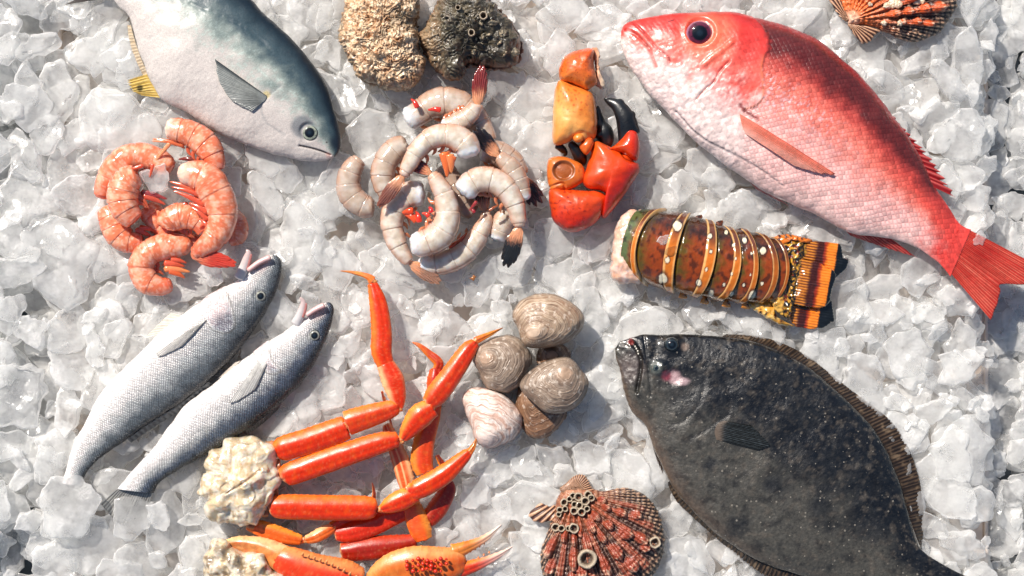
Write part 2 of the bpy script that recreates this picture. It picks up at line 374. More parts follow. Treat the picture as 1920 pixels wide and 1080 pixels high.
def sn_col(Q):
    x, y, g = sn_fields(Q); c = Q['c']; up = Q['s'] > -0.05; u = Q['u']
    n = fbm(x / 26, y / 26, 1.0); n2 = fbm(x / 7, y / 7, 2.0, 3)
    body = lerp(S(230,184,178), S(220,118,102), ss(-0.55, 0.25, c + n * 0.16))
    body = lerp(body, S(210,80,68), ss(0.1, 0.6, c + n * .12 + 0.25 * ss(.6, .95, u)))
    body = lerp(body, S(132,44,42), ss(0.22, 0.55, c + n * 0.10 - 0.18 * ss(.75, .95, u)) * 0.8)
    body = lerp(body, S(38,12,16), ss(0.42, 0.66, c + n * 0.08 - 0.22 * ss(.72, .92, u)) * ss(1.02, .86, c) * 0.72)
    body = lerp(body, S(150,44,48), ss(0.88, 1.0, c) * 0.7)
    body = lerp(body, S(222,188,180), ss(-0.45, -0.95, c + .2 * n) * 0.85)
    body = lerp(body, S(232,206,214), (ss(0.15, 0.6, n2) * ss(0.35, 0.1, np.abs(c - 0.05)) * ss(.75, .4, u)) * .7)
    head = lerp(S(224,202,196), S(218,98,84), ss(-0.42, 0.18, c + n * 0.22 + n2 * .05))
    head = lerp(head, S(206,52,44), ss(0.12, 0.62, c + n * .15))
    head = lerp(head, S(170,36,40), ss(0.86, 1.0, c + .1 * ss(1300, 1400, x)) * .7)
    head = lerp(head, S(232,128,92), blob(x, y, 1325, 72, 44, .6) * .55)
    head = lerp(head, S(216,66,60), blob(x, y, 1340, 150, 34, .9) * .0 + blob(x, y, 1372, 165, 42, .7) * .45 * (1 + n2))
    head = lerp(head, S(196,50,46), (blob(x, y, 1404, 90, 34, .5)) * .5)
    out = lerp(head, body, ss(-9, 9, g + 5 * n2) * (1 - ss(205, 225, y)) + ss(-45, 60, g + 14 * n) * ss(205, 225, y))
    out = lerp(out, S(208,66,58), ss(.86, .97, u + .02 * n + .01 * n2))
    # lips and jaw
    d, s_, f = pld(x, y, zh([(140,250),(200,275),(260,330),(320,400),(350,480),(380,560)]), 30)
    out = lerp(out, S(176,70,66), ss(3.2, 0.6, d) * 0.75)
    d, s_, f = pld(x, y, zh([(195,180),(270,260),(340,350),(390,410),(470,470),(495,525)]), 30)
    out = lerp(out, S(150,40,44), ss(2.0, 0.4, d) * .8)
    out = lerp(out, S(244,222,216), ss(9, 3, np.hypot(x - 1176, y - 62)) * .6)
    d, s_, f = pld(x, y, OPL, 20); out = lerp(out, S(160,56,52), ss(1.8, 0.4, d) * 0.7)
    d, s_, f = pld(x, y, HEAD, 50); out = lerp(out, S(216,120,66), ss(3, 0.5, d) * ss(100, 130, y) * .45)
    # dark slit along the belly
    d, s_, f = pld(x, y, z4([(308,520),(380,600),(470,665),(600,730),(700,790),(800,862)]), 40)
    out = lerp(out, S(84,84,92), ss(2.4 * (0.4 + np.sin(f * 3.1)), 0.3, d) * .75)
    d, s_, f = pld(x, y, zh([(1045,870),(1085,920),(1180,975)]), 10); out = lerp(out, S(120,16,18), ss(5, 1, d) * .9)
    d, s_, f = pld(x, y, [(1250,44),(1262,40)]); out = lerp(out, S(110,20,20), ss(1.8, .3, d))
    return out
def sn_disp(Q):
    x, y, g = sn_fields(Q); t = ss(-0.1, 0.3, Q['s'])
    d = -0.0016 * ss(0, 5, g) * t * (1 - ss(205, 230, y))                       # gill cover stands proud of the body
    dd, s_, f = pld(x, y, OPL, 20); d = d - 0.0018 * ss(3.5, 0, dd)
    dd, s_, f = pld(x, y, zh([(140,250),(200,275),(260,330),(320,400),(350,480),(380,560)]), 30); d = d - 0.0042 * ss(5, 0, dd)
    dd, s_, f = pld(x, y, zh([(195,180),(270,260),(340,350),(390,410),(470,470),(495,525)]), 30); d = d - 0.0016 * ss(3, 0, dd)
    dd, s_, f = pld(x, y, z4([(308,520),(380,600),(470,665),(600,730),(700,790),(800,862)]), 40); d = d - 0.0012 * ss(3, 0, dd)
    d = d - 0.003 * ss(30, 22, np.hypot(x - 1311, y - 63)) + .001 * ss(40, 28, np.hypot(x - 1311, y - 63))
    n = fbm(x / 9, y / 9, 5., 3)
    d = d + 0.0006 * n * ss(0, -10, g) * ss(.4, -.1, Q['c']) * t + 0.0008 * fbm(x / 40, y / 40, 3., 2)
    dd, s_, f = pld(x, y, zh([(980,360),(900,430),(830,480),(760,540)]), 20); d = d + .0012 * ss(7, 2, dd)
    return d
M_SNAP = pigment("snapper_skin", 0.36, 420, 0.12, 0.3, 500, 0.0007, metal=0.0, sss=0.0, coat=0.4, coatr=0.14, rvar=.08,
                 scales=(4.4, 3.8, 0.34, 0.22, (0.74, 0.36, 0.36)))
sn_body = loft("body", SN_D, SN_B, M_SNAP, snap, 0.022, 0.42, 0.36, 520, 220, sn_col, sn_disp, ends=(0.015, 0), foot=True,
         attrs=lambda Q: dict(sm=ss(0, 6, sn_fields(Q)[2]) * ss(-1.0, -0.75, Q['c']) * ss(1.0, .97, Q['u'])), tmul=[1.15,1.05,1,1,.95,.9,.85,.8,.72,.62,.10])
sn_top = Drape(sn_body)
eye(snap, 1311, 63, sn_top.px(1311, 63) - .0005, 25, S(96,28,50), S(150,96,120), 0.56, 0.5)
def red_fin(Q, a=S(206,60,60), b_=S(232,120,108), edge=S(120,20,26)):
    c = lerp(a, b_, ss(.3, 1, Q['saw']) * (0.4 + .6 * Q['r'])); n = fbm(Q['x'] / 8, Q['y'] / 8, 9., 3)
    return lerp(c, edge, ss(.1, .6, n) * .35)
# tail fin: two lobes, forked
fin("tail_fin", [(1792,420),(1790,436),(1784,450),(1776,466),(1768,480),(1764,494)],
    [(1925,488),(1930,530),(1876,533),(1874,545),(1868,570),(1856,600)], M_FIN, snap, 0.0188, 0.010, 30, 50,
    lambda Q: lerp(lerp(S(206,60,52), S(242,140,116), ss(.1, .9, Q['saw']) * ss(0, .4, Q['r']) * (.6 + .5 * fbm(Q['t'] * 9, Q['r'] * 1.5, 3.))), S(180,30,36), blob(Q['x'], Q['y'], 1840, 475, 22, .9) * .5 + 0.3 * ss(.85, 1, Q['r'])), thick=0.0007, ridge=0.0006, drape=sn_top, lift=(-.0002, -.005))
fin("dorsal_fin", [(1560,112),(1600,148),(1640,196),(1680,250),(1712,300),(1742,348)],
    [(1570,104),(1614,142),(1653,188),(1694,236),(1745,292),(1798,372)], M_FIN, snap, 0.026, 0.020, 24, 16,
    lambda Q: lerp(lerp(S(190,44,50), S(228,110,104), ss(.4, 1, Q['saw'])), S(96,14,22), ss(.55, 1, 1 - Q['saw']) * .5), jag=0.28, ridge=0.001, thick=.0007)
fin("anal_fin", [(1578,426),(1600,434),(1630,440),(1662,442)], [(1596,442),(1640,458),(1690,474),(1722,484)], M_FIN, snap, 0.020, 0.012, 10, 14, red_fin, jag=.1)
fin("pectoral_fin", [(1386,214),(1388,226),(1392,240),(1398,252)], [(1566,326),(1560,328),(1532,324),(1490,312)], M_FIN, snap, 0.0478, 0.0435, 14, 40,
    lambda Q: lerp(lerp(S(226,128,106), S(238,160,138), ss(0, 1, Q['saw']) * .5 + .5 * Q['t']), S(238,190,176), ss(.35, .9, Q['t'] + .3 * Q['r']) * .8), thick=0.0009, ridge=.0004, arch=0.001, foot=False, drape=sn_top, lift=(.0012,.0030))
fin("pelvic_fin", [(1340,284),(1352,292),(1364,302)], [(1480,386),(1464,378),(1420,356)], M_FIN, snap, 0.016, 0.012, 8, 24, lambda Q: lerp(S(226,132,122), S(244,206,198), Q['saw']), arch=.003)
# ------------------------------------------------------------------ silver pompano, top left
z1 = Z(2.909, 0, 0)
PD = [(188,-24),(240,-40),(330,-50),(420,-34)] + z1([(1370,0),(1450,85),(1560,180),(1650,280),(1730,390),(1790,500),(1830,620),(1850,720),(1855,790),(1845,832),(1820,858)])
PB = [(180,-6),(210,0)] + z1([(650,40),(705,95),(745,230),(785,350),(825,450),(880,540),(1000,602),(1120,680),(1230,738),(1350,792),(1500,842),(1650,874),(1750,880),(1800,872),(1820,858)])
pom = thing("silver_pompano", "whole deep-bodied silver fish with dark blue-grey back and small yellow belly fin", "fish", 430, 130)
near("the deep-bodied silver fish", (250, 90), (330, 220), (520, 310), (610, 90), (650, 250), (220, 20))
def pom_col(Q):
    x, y, c, u = Q['x'], Q['y'], Q['c'], Q['u']
    n = fbm(x / 30, y / 30, 11.); n2 = fbm(x / 6, y / 6, 12., 4, .6)
    o = lerp(S(196,188,182), S(136,148,142), ss(-.12, .42, c + .22 * n + .06 * n2))
    o = lerp(o, S(176,190,182), ss(0.1, .6, n2) * ss(.5, .15, np.abs(c - .3)) * .8)
    o = lerp(o, S(58,76,84), ss(.22, .66, c + .16 * n + .04 * n2 + .12 * ss(.75, 1, u) + .10 * ss(.35, .0, u)))
    o = lerp(o, S(18,32,44), ss(.66, .95, c + .05 * n + .10 * ss(.6, 1, u)))
    o = lerp(o, S(26,36,48), ss(22, 6, np.hypot(x - 634, y - 268)) * .9)
    o = lerp(o, S(70,86,98), ss(26, 16, np.hypot(x - 570, y - 240)) * .65 * ss(10, 16, np.hypot(x-581, y-249)))
    d, s_, f = pld(x, y, z1([(1640,800),(1700,812),(1760,830),(1805,848)]), 20); o = lerp(o, S(70,60,62), ss(2.2, .5, d))
    o = lerp(o, S(196,150,140), ss(8, 2, np.hypot(x - 617, y - 292)) * .6)
    d, s_, f = pld(x, y, z1([(1540,480),(1470,540),(1440,600),(1470,680),(1560,740)]), 30); o = lerp(o, S(120,124,128), ss(2.5, .5, d) * .45)
    o = lerp(o, S(206,186,120), ss(10, 4, np.hypot(x - 504, y - 181)) * .7)
    o = lerp(o, S(30,34,38), ss(2, .8, np.hypot(x - 614, y - 268)))
    return o
def pom_disp(Q):
    x, y = Q['x'], Q['y']
    d, s_, f = pld(x, y, z1([(1640,800),(1700,812),(1760,830),(1805,848)]), 20); o = -0.002 * ss(3, 0, d)
    d, s_, f = pld(x, y, z1([(1540,480),(1470,540),(1440,600),(1470,680),(1560,740)]), 30); o = o - .0004 * ss(6, 0, d)
    d, s_, f = pld(x, y, z1([(1050,30),(1250,110),(1400,200),(1500,300)]), 30); o = o - .0009 * ss(2.5, 0, d)
    return o + 0.0010 * fbm(x / 45, y / 45, 3., 2) + .00025 * fbm(x / 7, y / 7, 3., 3) * ss(-.1, -.4, Q['c']) - .002 * ss(20, 13, np.hypot(x - 581, y - 249))
M_SILV = pigment("silver_skin", 0.40, 900, 0.22, 0.5, 450, 0.0006, metal=0.0, spec=.35, coat=0.25, coatr=0.25, rvar=.1)
pom_top = Drape(loft("body", PD, PB, M_SILV, pom, 0.018, 0.34, 0.30, 380, 180, pom_col, pom_disp, ends=(0, 0.03), tmul=[.9,.9,.95,1,1.05,1.1,1.15,1.15]))
eye(pom, 581, 249, pom_top.px(581, 249) - .0003, 15.5, S(150,156,140), S(44,54,58), 0.60, 0.35)
fin("pectoral_fin", [(490,191),(494,188),(497,183),(498,178)], [(470,208),(432,186),(410,150),(402,110)], M_FIN, pom, 0.0462, 0.0440, 30, 30,
    lambda Q: lerp(lerp(S(150,156,154), S(178,180,176), ss(.1, 1, Q['saw'])), S(60,70,74), ss(.86, 1, Q['t'])), arch=.0008, foot=False, drape=pom_top, lift=(.0008, .002), ridge=.0003)
fin("anal_fin", [(246,48),(254,78),(266,112),(284,150),(300,180)], [(238,46),(242,76),(254,112),(272,150),(292,184)], M_FIN, pom, 0.014, 0.010, 24, 8, lambda Q: lerp(S(206,184,150), S(232,216,190), Q['saw']))
fin("belly_fin", [(276,140),(288,160),(302,184)], [(236,150),(244,168),(262,178)], M_FIN, pom, 0.014, 0.006, 8, 18, lambda Q: lerp(lerp(S(206,172,70), S(232,208,130), Q['saw']), S(96,84,40), blob(Q['x'], Q['y'], 262, 165, 6)), jag=.1)
fin("tail_fin", [(205,-22),(200,-12),(196,-2)], [(150,-90),(160,-20),(120,8)], M_FIN, pom, 0.014, 0.006, 18, 20, lambda Q: lerp(S(70,64,64), S(110,104,98), Q['saw']))
fin("pelvic_fin", [(385,234),(400,243),(416,250)], [(398,246),(418,254),(440,262)], M_FIN, pom, 0.012, 0.006, 5, 10, lambda Q: lerp(S(206,172,120), S(240,226,206), Q['saw']))

# ------------------------------------------------------------------ two slim silver fish, lower left
z2 = Z(1.928, 60, 440)
M_WEAK = pigment("fine_scaled_silver_skin", 0.30, 500, 0.16, 0.3, 900, 0.0004, metal=0.12, coat=0.5, coatr=0.12, rvar=.1,
                 scales=(2.1, 1.7, 0.4, 0.8, (0.40, 0.43, 0.47)))
def slim_fish(label, D, Bo, ex, ey, gill, mouth, lower_jaw, pect, pelv, dorsal, tail, blue, z0):
    f = thing("slim_silver_fish", label, "fish", ex, ey, group="slim silver fish side by side on the ice")
    gd = cat(gill, 30)
    def headmask(Q): # 1 = head
        d, s_, fr = pld(Q['x'], Q['y'], gill, 30); return s_ * d
    def col(Q):
        x, y, c, u = Q['x'], Q['y'], Q['c'], Q['u']; n = fbm(x / 24, y / 24, 21.); n2 = fbm(x / 5, y / 5, 22., 3, .6)
        o = lerp(S(244,238,234), S(190,192,192), ss(-.25, .2, c + .15 * n + .05 * n2))
        o = lerp(o, lerp(S(92,102,108), S(52,72,100), blue), ss(.12, .62, c + .14 * n + .10 * n2 + .1 * blue) * .92)
        o = lerp(o, S(30,38,46), ss(.60 - .1 * blue, .92 - .1 * blue, c + .1 * n + .05 * n2))
        h = headmask(Q)
        hd = lerp(S(226,208,206), S(128,124,132), ss(-.3, .15, c + .2 * n)); hd = lerp(hd, S(62,66,76), ss(.1, .6, c + .15 * n))
        hd = lerp(hd, S(196,200,204), ss(.05, .4, n2) * ss(.55, .2, np.abs(c - .05)) * ss(26, 8, h) * .8)
        o = lerp(hd, o, ss(3, -3, h - 4))
        o = lerp(o, S(206,160,158), ss(26, 10, np.hypot(x - mouth[1][0], y - mouth[1][1])) * .55)
        d, s_, fr = pld(x, y, gill, 30); o = lerp(o, S(110,104,96), ss(2.5, .5, d) * .5)
        return o
    def disp(Q):
        x, y = Q['x'], Q['y']; h = headmask(Q)
        o = .0012 * ss(-3, 3, h) * ss(-.1, .3, Q['s']) + .0008 * fbm(x / 30, y / 30, 6., 2)
        d, s_, fr = pld(x, y, mouth, 16); o = o - .004 * ss(4.5, 0, d)
        o = o - .0016 * ss(15, 10, np.hypot(x - ex, y - ey))
        return o
    top_ = Drape(loft("body", D, Bo, M_WEAK, f, z0, 0.52, 0.40, 420, 150, col, disp, ends=(0.012, 0),
         attrs=lambda Q: dict(sm=np.maximum(ss(6, -4, headmask(Q)), .35 * ss(.5, .1, np.abs(Q['c']))) * ss(-.85, -.1, Q['c'])), tmul=[.95, .95, .98, 1, 1, .98, .95, .9, .85, .8]))
    eye(f, ex, ey, top_.px(ex, ey) - .0002, 10.5, S(150,150,140), S(40,44,50), 0.60, 0.5)
    M_JAW = M_FIN
    tube("lower_jaw", lower_jaw, M_LIP, f, .8, 40, 18, lambda Q: lerp(S(206,200,198), S(200,176,172), ss(.3, .9, Q['u'])))
    j2 = [(a + 6, b_ + 2, r_ * .35, zz + .002) for (a, b_, r_, zz) in lower_jaw[1:4]]
    tube("tongue", j2, M_LIP, f, .8, 24, 14, S(170,110,104), foot=False)
    tube("lip", [(a, b_, 6.0 - .6 * k, z0 + .010) for k, (a, b_) in enumerate(mouth)], M_LIP, f, .9, 30, 14, lambda Q: lerp(S(214,176,172), S(150,104,104), ss(.2, .9, Q['c'])), foot=False)
    fin("pectoral_fin", pect[0], pect[1], M_FIN, f, z0 + 0.0205, z0 + 0.0175, 12, 26, lambda Q: lerp(lerp(S(196,194,190), S(232,230,226), ss(.1, .8, Q['saw'])), S(96,96,98), ss(.8, 1, Q['t']) * .7), arch=.0008, foot=False, drape=top_, lift=(.0006, .0018), ridge=.0003)
    fin("pelvic_fin", pelv[0], pelv[1], M_FIN, f, z0 + 0.004, z0, 8, 16, lambda Q: lerp(S(216,204,190), S(240,234,226), Q['saw']))
    fin("dorsal_fin", dorsal[0], dorsal[1], M_FIN, f, z0 + .004, z0 - .002, 18, 10, lambda Q: lerp(S(60,66,74), S(120,124,126), Q['saw']), jag=.15)
    fin("tail_fin", tail[0], tail[1], M_FIN, f, z0 + .001, z0 - .010, 16, 20, lambda Q: lerp(S(120,118,114), S(186,186,182), Q['saw']))
    return f
M_LIP = pigment("fish_lip", 0.25, 300, 0.1, 0.2, coat=.6)
W1D = [(511,477),(520,479),(527,487),(528,500),(524,530),(503,577),(475,621),(439,668),(392,715),(340,756),(283,793),(231,829),(188,858),(160,890),(156,912)]
W1B = [(511,477),(496,482),(478,493),(462,508),(449,522),(425,536),(390,556),(350,584),(300,625),(255,668),(216,706),(184,745),(159,793),(140,829),(127,870),(116,906)]
slim_fish("upper of two slim silver fish, pink mouth open beside the pink shrimp", W1D, W1B, 489, 555,
          [(428,548),(440,580),(444,610),(430,624),(404,618),(388,596)], [(508,482),(486,492),(464,508)], [(446,524,11,.020),(456,504,9.5,.023),(463,486,8,.025),(466,474,5.5,.026),(462,468,1.5,.027)],
          ([(372,606),(380,602),(388,598)], [(292,662),(300,668),(340,650)]), ([(345,592),(326,606),(300,626)], [(320,586),(296,608),(270,634)]),
          ([(392,715),(340,756),(283,793),(240,823)], [(400,722),(348,764),(290,801),(246,831)]), ([(118,900),(136,908),(156,910)], [(80,918),(100,962),(150,985)]), .15, 0.016)
W2D = [(611,567),(619,568),(625,576),(625,590),(618,620),(599,663),(568,715),(527,756),(475,798),(430,828),(392,850),(340,878),(312,894),(296,908),(288,924)]
W2B = [(611,567),(598,574),(584,582),(571,593),(556,604),(530,624),(496,645),(449,680),(400,720),(352,756),(319,796),(288,839),(262,868),(246,886),(232,902),(220,916)]
slim_fish("lower, bluer-backed of two slim silver fish, lying beside the crab shoulder", W2D, W2B, 590, 629,
          [(506,636),(512,672),(530,694),(510,700),(496,690),(484,672)], [(609,572),(592,580),(574,592)], [(552,610,10,.020),(561,594,8.5,.023),(567,578,7,.025),(569,566,5,.026),(563,557,1.5,.028)],
          ([(484,676),(492,678),(500,682)], [(428,756),(444,752),(478,730)]), ([(452,676),(436,690),(420,704)], [(440,680),(424,694),(404,712)]),
          ([(530,752),(500,780),(478,796),(462,806)], [(522,768),(496,792),(478,806),(464,814)]), ([(224,914),(256,918),(288,920)], [(186,946),(226,985),(268,978)]), .8, 0.016)
near("the slim silver fish", (160, 760), (280, 620), (380, 540), (220, 900), (110, 900), (640, 560), (560, 760), (330, 860), (440, 500))
# ------------------------------------------------------------------ dark flounder, lower right
z6 = Z(2.25, 1140, 600)
FD = z6([(28,120),(45,96),(72,84),(100,76),(160,62),(260,58),(400,62),(520,72),(620,92),(700,122),(830,192),(950,290),(1060,390),(1140,490),(1200,600),(1240,720),(1272,850),(1312,960),(1390,1020),(1500,1075)]) + [(1842,1092),(1870,1104)]
FB = z6([(28,120),(34,160),(52,225),(72,300),(100,380),(160,450),(200,560),(250,665),(300,745),(400,850),(520,945),(640,1020),(800,1075)]) + [(1560,1086),(1640,1106),(1720,1118),(1780,1122),(1830,1130),(1862,1138)]
flo = thing("dark_flounder", "broad flat dark brown flounder with pale flecks and brown fringe fins, lower right", "fish", 1450, 860)
near("the dark flounder", (1170, 780), (1240, 930), (1340, 1020), (1500, 650), (1640, 740), (1740, 900), (1750, 1020), (1380, 620))
zf = Z(3.375, 1140, 600)
GILL1 = zf([(600,370),(600,430),(570,520),(520,590),(460,640),(400,655)]); GILL2 = zf([(690,290),(740,390),(755,480),(745,590),(680,640),(600,695),(510,745)])
JAW = zf([(150,140),(185,190),(205,250),(200,330),(180,450)]); JAW2 = zf([(225,90),(240,220),(255,330),(265,480)])
def flo_col(Q):
    x, y, c = Q['x'], Q['y'], Q['c']
    n = fbm(x / 60, y / 60, 31.); n2 = fbm(x / 14, y / 14, 32., 4, .6); n3 = fbm(x / 4, y / 4, 33., 2)
    o = lerp(S(66,64,58), S(15,17,20), ss(-.4, .35, c + .4 * n + .12 * n2))
    o = lerp(o, S(88,80,70), ss(.05, .8, n2 - n * .3) * .45); o = lerp(o, S(20,19,18), ss(.1, .6, fbm(x / 22, y / 22, 37., 3)) * .6); o = lerp(o, S(110,104,94), ss(.25, .6, n3 * ss(-.2, .3, n2)) * .25)
    o = lerp(o, S(92,76,62), ss(-.72, -.98, c + .12 * n2) * .6 * ss(1450, 1200, x) + ss(-.85, -1., c) * .3)
    for bx, by, br in ((1500,770,30),(1530,945,20),(1380,985,22),(1440,905,18),(1630,990,26),(1560,860,26),(1330,870,14),(1450,700,26),(1600,900,22),(1380,800,16),(1285,735,40)):
        o = lerp(o, S(24,26,28), blob(x + 6 * n2, y + 6 * n3, bx, by, br, .5) * .6)
    o = lerp(o, S(108,100,88), ss(.55, .9, n3) * .35)
    # paler jaws, wound by the lower eye, eye socket skin
    o = lerp(o, S(98,84,82), ss(40, 10, np.hypot(x - 1180, y - 690)) * .5)
    o = lerp(o, S(170,140,142), blob(x + 3 * n3, y + 3 * n3, 1262, 706, 12, .4) * .9)
    o = lerp(o, S(176,150,152), blob(x + 2 * n3, (y - 714) * 2 + 714, 1276, 714, 14, .4) * .85)
    o = lerp(o, S(120,56,66), blob(x + 2 * n3, y, 1248, 704, 9, .4))
    o = lerp(o, S(96,104,98), (blob(x, y, 1228, 688, 12, .4)) * .5)
    o = lerp(o, S(140,120,106), blob(x, y, 1283, 650, 7, .5) * .6)
    for G, wd in ((GILL1, 2.2), (GILL2, 2.6), (JAW, 4.5), (JAW2, 2)):
        d, s_, f = pld(x, y, G, 40); o = lerp(o, S(10, 9, 9), ss(wd, .3, d) * .85)
    o = lerp(o, S(150,60,56), ss(7, 3, np.hypot(x - 1182, y - 641)) * .8)
    return o
def flo_disp(Q):
    x, y = Q['x'], Q['y']; t = ss(0, .4, Q['s'])
    o = .0012 * fbm(x / 60, y / 60, 3., 2) + .0002 * fbm(x / 8, y / 8, 3., 3)
    for G, wd, dp in ((GILL1, 8, .0005), (GILL2, 9, .0005), (JAW, 6, .004), (JAW2, 4, .0012)):
        d, s_, f = pld(x, y, G, 40); o = o - dp * ss(wd, 0, d) * t
        o = o + dp * .35 * ss(wd * 4, wd * .5, d) * ss(.0, 1, -s_) * t
    o = o + .0042 * ss(26, 4, np.hypot(x - 1258, y - 646)) * t + .0035 * ss(22, 4, np.hypot(x - 1236, y - 690)) * t - .002 * blob(x, y, 1262, 706, 14, .5)
    o = o + .0006 * fbm(x / 12, y / 12, 8., 2) * blob(x, y, 1200, 690, 60, .5)
    return o
M_FLO = pigment("flounder_skin", 0.34, 380, 0.4, 0.6, 420, 0.0009, coat=0.6, coatr=0.12, rvar=.14, flecks=(210, 0.22, tuple(S(120,114,104))))
flo_top = Drape(loft("body", FD, FB, M_FLO, flo, 0.010, 0.17, 0.10, 460, 240, flo_col, flo_disp, ends=(0.02, 0), sq=.7, tmul=[1.5,1.45,1.2,1.08,1,1,1,1,1,1,1.1]))
eye(flo, 1259, 646, flo_top.px(1259, 646) - .002, 14.5, S(34,44,50), S(20,24,28), 0.5, 0.9)
eye(flo, 1230, 690, flo_top.px(1230, 690) - .0005, 6.5, S(70,84,84), S(90,96,90), 0.45, 0.9)
def fringe(Q):
    n = fbm(Q['x'] / 16, Q['y'] / 16, 35., 3)
    o = lerp(S(44,34,28), S(100,80,62), ss(.25, .95, Q['saw'])); o = lerp(o, S(160,136,108), ss(.25, .6, n) * .45); o = lerp(o, S(26,22,20), ss(.1, .6, -n) * .5); return lerp(o, S(40,34,30), ss(.35, 0, Q['r']) * .6)
fin("dorsal_fin", z6([(480,70),(620,94),(740,142),(870,218),(980,318),(1080,416),(1160,530),(1214,650),(1250,760),(1282,870),(1312,950),(1318,966)]),
    z6([(500,60),(620,66),(720,92),(840,150),(970,250),(1100,350),(1200,430),(1270,540),(1316,660),(1330,780),(1334,880),(1326,972)]), M_FIN, flo, 0.010, 0.003, 88, 14, fringe, ridge=.0004, jag=.02, thick=.0006)
fin("anal_fin", z6([(262,675),(320,760),(410,855),(520,940),(640,1015),(800,1065)]) + [(1560,1080),(1640,1098),(1730,1112)],
    z6([(250,690),(285,760),(330,808),(440,908),(550,1000),(680,1090)]) + [(1530,1112),(1640,1128),(1730,1122)], M_FIN, flo, 0.009, 0.003, 70, 12, fringe, ridge=.0006, jag=.1, thick=.0006)
fin("pelvic_fin", z6([(185,520),(205,560),(228,600)]), z6([(196,560),(212,610),(232,655)]), M_FIN, flo, 0.011, 0.005, 6, 12, fringe, jag=.2)
fin("pectoral_fin", zf([(690,760),(680,710),(700,660),(740,640)]), zf([(960,830),(1030,800),(1000,760),(915,672)]), M_FIN, flo, 0.0340, 0.0325, 14, 24,
    lambda Q: lerp(lerp(S(30,32,32), S(74,82,86), ss(.3, .9, Q['saw']) * (.3 + .7 * ss(-.1, .5, fbm(Q['x']/6, Q['y']/6, 4.)))), S(110,96,84), ss(.2, .05, Q['r'])), ridge=.0004, arch=.0004, foot=False, drape=flo_top, lift=(.0004, .0008), thick=.0003)
fin("tail_fin", [(1850,1102),(1856,1118),(1858,1134)], [(1960,1120),(1970,1180),(1920,1230)], M_FIN, flo, 0.008, 0.004, 18, 16, fringe)
for k, (tx, ty) in enumerate(zf([(172,168),(180,182),(188,196),(192,214)])):
    pillow("tooth", [(tx - 1.6, ty - 1.2), (tx + 1.6, ty - 1.4), (tx, ty + 2.6)], M_EYE, flo, .030, .0015, .0015, None, 6, 12, col=S(226,220,206), foot=False)
# ------------------------------------------------------------------ stone crab claws
z3 = Z(2.7, 980, 60)
M_CLAW = pigment("claw_shell", 0.34, 220, 0.14, 0.35, 620, 0.0006, coat=.5, coatr=.14, spec=.5, rvar=.12)
M_BLACK = pigment("black_claw_tip", 0.36, 200, 0.35, 0.4, 400, 0.0008, coat=.35, coatr=.2, rvar=.12)
near("the stone crab claws", (1050, 130), (1160, 130), (1010, 300), (1220, 300), (1140, 420), (1020, 420))
BLK = S(16,19,22)
def freckles(x, y, cx, cy, R, dens, sd=3):
    n = noise(np.stack([x / dens, y / dens, 0 * x + sd], -1)); return ss(.28, .5, n) * ss(R * 1.2, R * .6, np.hypot(x - cx, y - cy))
def claw_col(stops, ax, fre=None, fc=S(196,66,20)):
    """pigment from end to end along an axis (px), freckled"""
    (x0, y0), (x1, y1) = ax; L2 = (x1 - x0) ** 2 + (y1 - y0) ** 2
    def f(Q):
        x, y = Q['x'], Q['y']; t = ((x - x0) * (x1 - x0) + (y - y0) * (y1 - y0)) / L2 + .08 * fbm(x / 30, y / 30, 2., 3)
        o = np.broadcast_to(stops[0][1], x.shape + (3,)).copy()
        for (a, ca), (b_, cb) in zip(stops[:-1], stops[1:]): o = lerp(o, cb, ss(a, b_, t))
        if fre: o = lerp(o, fc, freckles(x, y, *fre) * .75)
        return o
    return f
ca = thing("stone_crab_claw", "upper speckled yellow-orange stone crab claw, its black tips tucked behind the other", "crab claw", 1085, 180, group="stone crab claws")
pillow("palm", z3([(186,244),(166,290),(156,360),(151,460),(153,555),(172,576),(215,566),(250,552),(290,560),(335,556),(366,540),(377,500),(376,420),(366,350),(345,305),(300,285),(240,262)]), M_CLAW, ca, 0.024, 0.022, 0.018, Z(2.7,980,60)([(262,420)])[0], 44, 150, .8,
       claw_col([(0, S(214,120,44)), (.35, S(222,128,50)), (.8, S(232,168,92)), (1, S(226,146,70))], z3([(380,340),(170,500)]), (1085,175,48,4.6,3)),
       lambda Q: .0006 * fbm(Q['x']/20, Q['y']/20, 3., 2) - .0015 * ss(8, 0, pld(Q['x'], Q['y'], z3([(255,600),(262,540),(300,520),(345,540)]), 12)[0]))
pillow("wrist_segment", z3([(190,244),(184,200),(190,165),(210,130),(250,103),(300,88),(345,84),(362,92),(360,130),(362,180),(372,225),(378,262),(345,286),(325,298),(300,286),(240,262)]), M_CLAW, ca, 0.026, 0.022, 0.018, None, 40, 140, .8,
       claw_col([(0, S(206,84,30)), (.5, S(214,98,36)), (1, S(226,130,50))], z3([(300,90),(260,290)]), (1080,128,40,3.6,5), S(160,40,14)), lambda Q: .0005 * fbm(Q['x']/14, Q['y']/14, 3., 2))
pillow("cut_joint", z3([(345,86),(372,82),(388,108),(386,160),(398,225),(414,262),(412,290),(380,282),(366,262),(368,200),(360,140)]), M_CLAW, ca, 0.022, 0.010, 0.012, None, 16, 70, .8, claw_col([(0, S(206,120,70)), (1, S(232,206,176))], z3([(350,180),(410,180)])), lambda Q: .0012 * fbm(Q['x']/5, Q['y']/5, 3., 3))
pillow("knuckle", z3([(256,530),(282,512),(306,524),(304,548),(280,560),(260,552)]), M_CLAW, ca, 0.036, 0.006, 0.008, None, 16, 50, .9, claw_col([(0, S(226,120,40)), (1, S(232,150,66))], z3([(256,530),(306,548)])))
